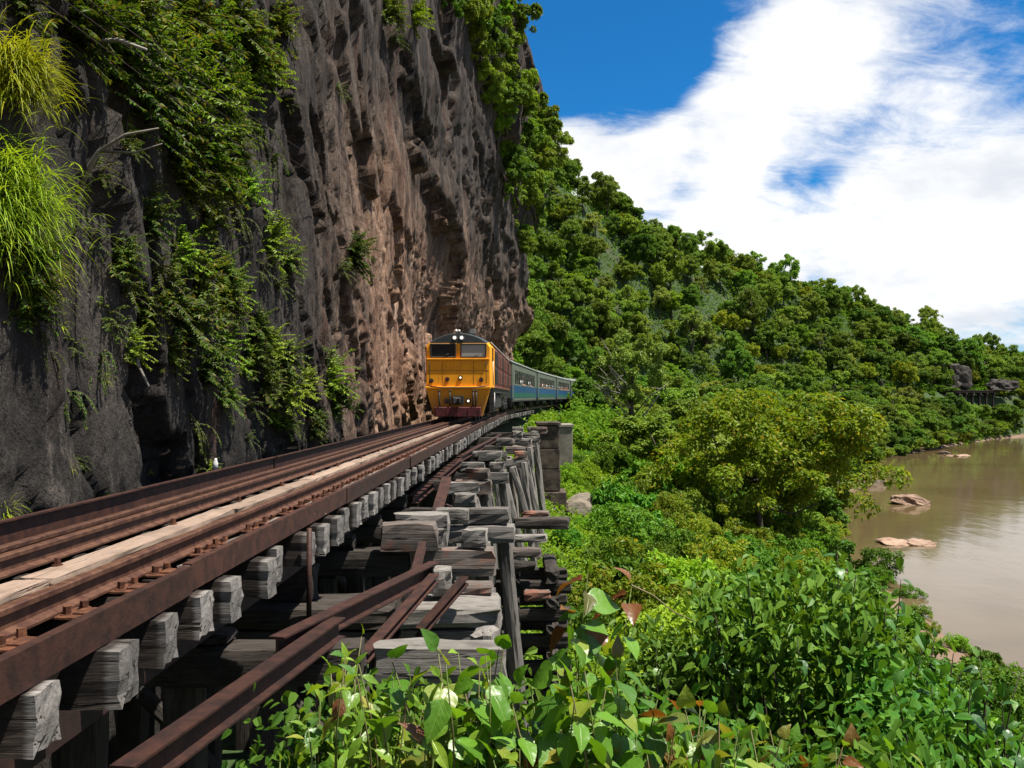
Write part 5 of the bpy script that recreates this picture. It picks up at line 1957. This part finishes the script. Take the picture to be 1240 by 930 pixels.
    hang += [(540, 4, 26), (555, 12, 22), (520, 2, 20), (500, 15, 16), (565, 30, 22), (470, 10, 14)]
    for i, (x, y, s) in enumerate(hang):
        p = on_cliff(x, y)
        if p.y > 96:
            zz = CAMZ + (HOR - y) / F * 93
            p = Vector((float(Xc(93) + cliff_D(93.0, zz)), 93, zz))
        k = hb[i % 6]
        sc = s * p.y / F / 3.2
        put_tree(HP[k][0], 'overhanging_tree', p + Vector((-.8, 0, -3.6 * sc)), sc, r.uniform(0, 6.28),
                 {'dense': 'dark leafy', 'mid': 'mid green', 'bright': 'bright green', 'feather': 'feathery', 'olive': 'olive green'}[k] + ' tree overhanging from the shoulder of the cliff', 'tree', k + ' trees on the cliff shoulder', tilt=(0, .35))


build_cliff_plants()


# ------------------------------------------------------------------ plants close to the camera
def big_leaf(name, w, m, shape='ovate', fold=.16, curl=.22, seed=0):
    """one leaf blade of unit length along +y with a short stalk, folded at the midrib and curling down"""
    r = np.random.default_rng(seed)
    prof = {'ovate': [(.0, .02), (.08, .55), (.22, .95), (.38, 1.0), (.58, .80), (.78, .46), (.92, .18), (1.0, .0)],
            'heart': [(-.06, .45), (.04, .86), (.20, 1.0), (.38, .92), (.58, .68), (.78, .36), (.91, .14), (1.0, .0)],
            'lance': [(.0, .02), (.12, .5), (.28, .88), (.45, 1.0), (.62, .86), (.80, .5), (.93, .18), (1.0, .0)]}[shape]
    tt = np.linspace(prof[0][0], 1.0, 13)
    pk = np.interp(tt, [q[0] for q in prof], [q[1] for q in prof])
    pk[1:-1] = (pk[:-2] + 2 * pk[1:-1] + pk[2:]) / 4
    prof = list(zip(tt, pk))
    V, Fq = [], []
    st = .16
    for (t, k) in prof:
        y = st + t * (1 - st)
        z = -curl * t * t
        hw = w * .5 * k
        wav = r.normal() * .012
        V += [(-hw, y, z + fold * hw + wav), (-hw * .5, y, z + fold * hw * .42), (0, y + (.06 if shape == 'heart' and t < 0 else 0), z), (hw * .5, y, z + fold * hw * .42), (hw, y, z + fold * hw - wav)]
    for i in range(len(prof) - 1):
        for j in range(4):
            a = i * 5 + j
            Fq.append((a, a + 1, a + 6, a + 5))
    o = len(V)
    V += [(-.008, 0, .01), (.008, 0, .01), (.008, st + .02, 0), (-.008, st + .02, 0)]
    Fq.append((o, o + 1, o + 2, o + 3))
    return np_mesh(name, np.array(V), np.array(Fq), m, True)


def fg_leaf_mat(name, a, b, c, transl=.38, rough=.36):
    m, t, bs, out = base_mat(name)
    a, b, c = sc3(a, .52), sc3(b, .74), sc3(c, .72)
    oi = t.new('ShaderNodeObjectInfo')
    tc = t.new('ShaderNodeTexCoord')
    v = tc.outputs['Object']
    sep = t.new('ShaderNodeSeparateXYZ')
    t.l.new(v, sep.inputs[0])
    base = t.mix(oi.outputs['Random'], a, b)
    base = t.mix(t.rng(t.math('FRACT', t.math('MULTIPLY', oi.outputs['Random'], 13.7)), .82, .9, 0, .8), base, c)
    ax = t.math('ABSOLUTE', sep.outputs[0])
    mid = t.rng(ax, .004, .016, 1.0, 0.0)
    vein = t.math('SINE', t.math('MULTIPLY', t.math('SUBTRACT', sep.outputs[1], t.math('MULTIPLY', ax, .9)), 62.0))
    vein = t.rng(vein, .80, .98)
    ln = t.math('MAXIMUM', mid, t.math('MULTIPLY', vein, .45))
    base = t.mix(t.math('MULTIPLY', ln, .30), base, t.mix(.5, base, (.45, .52, .12)))
    spot = t.rng(t.noise(v, 7, 4, .6), .62, .74, 0, .3)
    base = t.mix(spot, base, c)
    t.l.new(base, bs.inputs['Base Color'])
    bs.inputs['Roughness'].default_value = rough
    bs.inputs['Specular IOR Level'].default_value = .45
    t.l.new(t.bump(t.math('SUBTRACT', t.noise(v, 4, 1, .5), t.math('MULTIPLY', ln, .35)), .35, .012), bs.inputs['Normal'])
    tr = t.new('ShaderNodeBsdfTranslucent')
    t.l.new(t.mix(1.0, base, (1.3, 1.2, .35), 'MULTIPLY'), tr.inputs['Color'])
    mx = t.new('ShaderNodeMixShader')
    mx.inputs[0].default_value = transl
    t.l.new(bs.outputs[0], mx.inputs[1])
    t.l.new(tr.outputs[0], mx.inputs[2])
    t.l.new(mx.outputs[0], out.inputs['Surface'])
    return m


M['fg_green'] = fg_leaf_mat('broad_leaf', (0.08, 0.24, 0.02), (0.19, 0.40, 0.035), (0.30, 0.36, 0.04))
M['fg_yellow'] = fg_leaf_mat('narrow_leaf', (0.17, 0.35, 0.024), (0.30, 0.46, 0.04), (0.40, 0.32, 0.05))
M['fg_red'] = fg_leaf_mat('bronze_leaf', (0.20, 0.055, 0.022), (0.30, 0.12, 0.035), (0.12, 0.15, 0.03))
M['fg_bronze'] = fg_leaf_mat('young_bronze_leaf', (0.15, 0.24, 0.03), (0.27, 0.26, 0.05), (0.30, 0.13, 0.045))
M['fg_dark'] = fg_leaf_mat('sapling_leaf', (0.05, 0.18, 0.03), (0.11, 0.28, 0.04), (0.18, 0.33, 0.06), .34)
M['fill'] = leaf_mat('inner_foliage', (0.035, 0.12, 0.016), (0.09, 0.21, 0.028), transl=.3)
M['fill_lime'] = leaf_mat('inner_lime_foliage', (0.09, 0.22, 0.018), (0.20, 0.35, 0.03), transl=.35)


def leaf_obj(me, parent, base, A, N, L):
    A = A.normalized()
    B = A.cross(N)
    if B.length < 1e-4: B = A.cross(Vector((1, 0, 0)))
    B.normalize()
    N2 = B.cross(A)
    o = bpy.data.objects.new('leaf', me)
    COL.objects.link(o)
    o.parent = parent
    Mx = Matrix((B, A, N2)).transposed().to_4x4()
    o.matrix_local = Matrix.Translation(base) @ Mx @ Matrix.Diagonal((L, L, L, 1))
    return o


def fg_plant(name, seed, label, cat, root, tips, kinds, L, per, span, reach=.55, fill=0, fillbox=None, stem='stem_green', fan=.7, rad=.009, maxleaf=295, fill_m='fill', fill_L=.09):
    """tips: list of points; each gets a stem from the root and leaves along its last part. kinds: [(mesh, weight, up_only)]"""
    r = random.Random(seed)
    t = empty(name, root, 0, label, cat)
    root = Vector(root)
    nl = 0
    for tip in tips:
        tip = Vector(tip)
        k1 = tip + Vector((r.uniform(-.25, .25), r.uniform(-.1, .3), -reach))
        k1 = k1 * .85 + Vector((root.x, root.y, k1.z)) * .15
        pts = []
        for i in range(9):
            u = i / 8
            a = root.lerp(k1, u)
            b = k1.lerp(tip, u)
            pts.append(a.lerp(b, u) - root)
        MB().tube(pts, [rad * (1.0 - .82 * i / 8) for i in range(9)], 6).build('stem', M[stem], t)
        end = pts[-1]
        # walk back along the stem
        acc = [(0.0, end)]
        for i in range(7, -1, -1):
            acc.append((acc[-1][0] + (pts[i] - pts[i + 1]).length, pts[i]))
        for j in range(per):
            s = span * (j / max(1, per - 1)) ** 1.1
            for (s0, p0), (s1, p1) in zip(acc, acc[1:]):
                if s0 <= s <= s1:
                    b = p0.lerp(p1, (s - s0) / max(1e-6, s1 - s0))
                    break
            else:
                b = acc[-1][1]
            an = j * 2.4 + r.uniform(-.6, .6)
            out = Vector((math.cos(an), math.sin(an) * .8, r.uniform(-.55, .35)))
            if j == 0: out = Vector((r.uniform(-.4, .4), r.uniform(-.5, 0), .9))
            A = out.normalized() + Vector((0, 0, -fan * r.uniform(0, 1)))
            N = Vector((.35, -.25, 1)) + Vector((r.gauss(0, .35), r.gauss(0, .35), 0)) + out * .5
            tot = sum(k[1] for k in kinds if not (k[2] and j > 2))
            q = r.uniform(0, tot)
            for me, w, up in kinds:
                if up and j > 2: continue
                q -= w
                if q <= 0: break
            if nl < maxleaf:
                leaf_obj(me, t, b, A, N, L * r.uniform(.65, 1.2) * (.7 if j == 0 else 1))
                nl += 1
    if fill:
        rg = np.random.default_rng(seed)
        (x0, x1), (y0, y1), (z0, z1) = fillbox
        # leaves gather round short side twigs
        k = max(8, fill // 14)
        cc = np.stack([rg.uniform(x0, x1, k), rg.uniform(y0, y1, k), z0 + (z1 - z0) * rg.random(k) ** .8], 1)
        ii = rg.integers(0, k, fill)
        C = cc[ii] + rg.normal(size=(fill, 3)) * fill_L * 1.3
        N = norm(np.array([.3, -.2, 1.0]) + rg.normal(size=(fill, 3)) * .5)
        A = norm(np.cross(N, unit(fill, rg)) + np.array([0, 0, -.5]))
        s = rg.uniform(.6, 1.2, fill) * fill_L
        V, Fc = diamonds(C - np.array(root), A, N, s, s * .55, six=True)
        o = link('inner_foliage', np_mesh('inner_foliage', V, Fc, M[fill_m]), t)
        o['kind'] = 'stuff'
    return t


def build_foreground():
    r = random.Random(31)
    ov = [big_leaf('leaf', .56, M['fg_green'], 'ovate', .18, .22, i) for i in range(3)]
    ht = [big_leaf('leaf', .78, M['fg_green'], 'heart', .14, .25, 10 + i) for i in range(2)]
    ln = [big_leaf('leaf', .34, M['fg_yellow'], 'lance', .22, .28, 20 + i) for i in range(3)]
    rd = [big_leaf('leaf', .60, M['fg_red'], 'ovate', .3, .4, 30 + i) for i in range(2)]
    bz = [big_leaf('leaf', .74, M['fg_bronze'], 'heart', .2, .3, 40 + i) for i in range(2)]
    dk = [big_leaf('leaf', .60, M['fg_dark'], 'heart', .14, .3, 50 + i) for i in range(3)]

    def tips(n, x0, x1, ytop, d0, d1, deep=150, pw=1.6):
        out = []
        for i in range(n):
            px = x0 + (x1 - x0) * (i + r.uniform(.1, .9)) / n
            py = ytop(px) + 34 * 2.5 / d0 + deep * r.random() ** pw
            out.append(P(px, py, r.uniform(d0, d1)))
        return out

    def curve(*k):
        xs, ys = zip(*k)
        return lambda x: float(np.interp(x, xs, ys))
    g = lambda x, y: gz(x, y) - .1
    cv = curve((310, 905), (340, 865), (385, 780), (440, 705), (470, 755), (520, 785))
    nk = [(ln[0], 3, 0), (ln[1], 3, 0), (ln[2], 2, 0), (ov[2], 1.5, 0), (rd[0], .5, 1), (bz[0], .3, 0)]
    for sd, x0, x1, lab in ((1, 318, 430, 'yellow-green narrow-leaved shrub sprawling beside the steel beams'), (11, 415, 525, 'yellow-green narrow-leaved shrub with a tall sprig in front of the doubled cap')):
        q = P((x0 + x1) / 2, 900, 2.7)
        fg_plant('narrow_leaved_shrub', sd, lab, 'shrub', (q.x, 2.7, g(q.x, 2.7)), tips(29, x0, x1, cv, 2.2, 2.9, 190, 1.0), nk, .098, 10, .40, .5, 1500, ((q.x - .16, q.x + .16), (2.6, 3.0), (-.7, .0)), fill_L=.05, fill_m='fill')
    cv = curve((480, 760), (560, 735), (610, 728), (660, 760), (720, 760), (800, 805))
    bk = [(ov[0], 3, 0), (ov[1], 3, 0), (ht[0], 1.6, 0), (ht[1], 1.6, 0), (rd[1], .35, 1), (ln[0], 2.2, 0)]
    for sd, x0, x1, lab in ((2, 475, 590, 'glossy broad-leaved green shrub in front of the timber trestle'), (12, 575, 700, 'glossy broad-leaved green shrub before the foot of the leaning legs'), (13, 680, 810, 'glossy broad-leaved green shrub under the red-tipped climber')):
        q = P((x0 + x1) / 2, 900, 2.7)
        fg_plant('broad_leaved_shrub', sd, lab, 'shrub', (q.x, 2.7, g(q.x, 2.7)), tips(29, x0, x1, cv, 2.2, 2.9, 165, 1.0), bk, .112, 10, .42, .5, 1500, ((q.x - .18, q.x + .18), (2.6, 3.0), (-.7, .0)), fill_L=.05, fill_m='fill')
    fg_plant('red_tipped_climber', 3, 'tall climber with large leaves and red young tips above the broad-leaved shrub', 'climber', (.25, 2.75, g(.25, 2.75)),
             [P(712, 692, 2.5), P(765, 706, 2.55), P(690, 745, 2.5), P(735, 730, 2.6), P(672, 800, 2.4), P(745, 800, 2.5)],
             [(ov[0], 2.5, 0), (ht[0], 3, 0), (rd[0], 6, 1), (rd[1], 6, 1)], .105, 12, .36, .6, rad=.006)
    cv = curve((785, 825), (820, 800), (900, 835), (960, 845), (1040, 855), (1180, 900))
    bk = [(bz[0], 1.4, 0), (bz[1], 1.4, 0), (ov[1], 2.8, 0), (ht[0], 2.6, 0), (ln[1], 2.4, 0), (rd[0], .6, 1), (rd[1], .5, 1)]
    for sd, x0, x1, lab in ((4, 785, 905, 'low shrub with bronze and olive heart-shaped leaves beside the broad-leaved shrubs'), (14, 890, 1030, 'low shrub with bronze and olive heart-shaped leaves below the dark sapling'), (15, 1010, 1180, 'low shrub with bronze and olive leaves below the spreading sapling')):
        q = P((x0 + x1) / 2, 900, 2.6)
        fg_plant('bronze_leaved_shrub', sd, lab, 'shrub', (q.x, 2.6, g(q.x, 2.6)), tips(27, x0, x1, cv, 2.15, 2.7, 125, 1.0), bk, .105, 10, .40, .5, 1300, ((q.x - .2, q.x + .2), (2.5, 2.9), (-.7, -.05)), fill_L=.05, fill_m='fill')
    for px, dp, sc_ in ((742, 98, .5), (752, 100, .7), (770, 96, .65), (790, 102, .75), (812, 98, .7), (760, 84, .5), (785, 82, .6)):
        q = P(px, 480, dp)
        put_tree(HP['mid' if px % 4 else 'bright'][0], 'trackside_tree', (q.x, q.y, gz(q.x, q.y) - .5), sc_, px, ('mid green' if px % 4 else 'bright green') + ' bushy tree hiding the tail of the train', 'tree', 'trees hiding the tail of the train')
    # long arching tendril
    c = [P(764, 708, 2.55), P(790, 720, 2.6), P(815, 740, 2.6), P(842, 752, 2.6)]
    o = MB().tube([q - c[0] for q in c], [.003, .0025, .002, .0015], 5).build('tendril', M['stem_green'])
    o.location = c[0]
    tag(o, 'thin arching green tendril reaching out from the red-tipped climber', 'tendril')
    # darker sapling further out
    for (nm, sd, lab, x0, x1, yt, d0, d1, n, deep, fl) in (
            ('sapling', 5, 'dark green sapling with heart-shaped leaves before the river', 835, 1165, curve((835, 740), (900, 670), (960, 632), (1040, 636), (1090, 672), (1130, 680), (1175, 760)), 8.4, 9.8, 42, 230, 5600),
            ('sapling', 6, 'spreading green sapling below the dark sapling at the river side', 1060, 1290, curve((1060, 820), (1120, 780), (1180, 775), (1240, 785), (1290, 800)), 7.0, 8.6, 42, 160, 3800),
            ('sapling', 7, 'leafy sapling between the dark sapling and the shrubby slope', 760, 930, curve((760, 790), (830, 745), (880, 720), (930, 760)), 9.0, 10.4, 36, 200, 3000)):
        xc = P((x0 + x1) / 2, 800, (d0 + d1) / 2)
        T = tips(n, x0, x1, yt, d0, d1, deep, .9)
        zz = [q.z for q in T]
        fg_plant(nm, sd, lab, 'sapling', (xc.x, xc.y, g(xc.x, xc.y)), T, [(dk[0], 1, 0), (dk[1], 1, 0), (dk[2], 1, 0)], .175, 7, .75, .9, fl,
                 ((P(x0, 0, d0).x + .35, P(x1, 0, d0).x - .5), (d0 + .2, d1 + .4), (min(zz) - .7, max(zz) - .45)), 'bark', 1.0, .022, fill_m='fill', fill_L=.14)
    # bottle-like scrap of white litter by the edge channel
    mb = MB()
    mb.tube([(0, 0, 0), (0, 0, .10), (.004, 0, .135), (.006, 0, .16)], [.035, .036, .018, .015], 10)
    o = mb.build('litter_bottle', M['white_paint'])
    p, rt, f = trk(s_of_y(11.6))
    q = p + rt * -1.13
    o.location = (q.x, q.y, .03)
    tag(o, 'small white plastic bottle lodged on the cliff side edge channel', 'bottle')
    # telegraph wires along the rock face
    for k, (a, b) in enumerate((((140, 0), (470, 250)), ((110, 0), (480, 285)), ((170, 0), (478, 235)))):
        A, B = P(a[0], a[1], 9.0), P(b[0], b[1], 33.0)
        A = A + (A - B) * .35
        pts = [A.lerp(B, i / 16) + Vector((0, 0, -.5 * (1 - (2 * i / 16 - 1) ** 2))) for i in range(17)]
        o = MB().tube([p_ - A for p_ in pts], .005, 5).build('telegraph_wire', M['rust_dark'])
        o.location = A
        tag(o, ['thin grey telegraph wire strung along the cliff face, middle of three', 'thin grey telegraph wire strung along the cliff face, lowest of three', 'thin grey telegraph wire strung along the cliff face, topmost of three'][k], 'wire')


build_foreground()


def far_viaduct():
    p, rt, f = trk(float(np.interp(113, TRK[:, 0], TRK_S)))
    t = empty('far_trestle', (p.x, p.y, 0), math.atan2(f.y, f.x), 'distant dark timber trestle with posts at the foot of the grey rock', 'trestle')
    MB().box(-8, 8, -1.4, 1.4, 1.9, 2.3).build('deck', M['rust_dark'], t)
    MB().box(-8, 8, -1.5, -1.4, 2.3, 2.5).build('edge_beam', M['rust_dark'], t)
    for i in range(6):
        x = -6.5 + i * 2.6
        for y_ in (-1.1, 1.1): MB().box(x - .2, x + .2, y_ - .2, y_ + .2, -6.5, 1.897).build('post', M['timber_dark'], t)
        MB().box(x - .22, x + .22, -1.6, 1.6, 1.45, 1.895).build('cap_beam', M['timber_dark'], t)
    for (px, py, dp, sx, sy, sz, sd, lab) in ((1154, 458, 222, 3.2, 2.5, 3.9, 61, 'grey limestone bluff rising behind the distant trestle'), (1134, 456, 222, 2.6, 2, 3.0, 63, 'smaller grey rock face beside the limestone bluff'),
                                              (1213, 466, 222, 3.4, 2.0, 1.4, 64, 'pale tan rock slab at the end of the distant trestle')):
        if dp < 200:
            dps = np.arange(110, 260, .5)
            hz = terrain((px - 620) / F * dps, dps)
            hit = np.where(CAMZ + (HOR - py - 12) / F * dps < hz)[0]
            if not len(hit): continue
            dp = float(dps[hit[0]])
        q = P(px, py, dp)
        o = link('rock_outcrop', boulder_mesh(sd, sx, sy, sz, M['outcrop'], 1.5, 1))
        o.location = q
        tag(o, lab, 'rock outcrop')


far_viaduct()
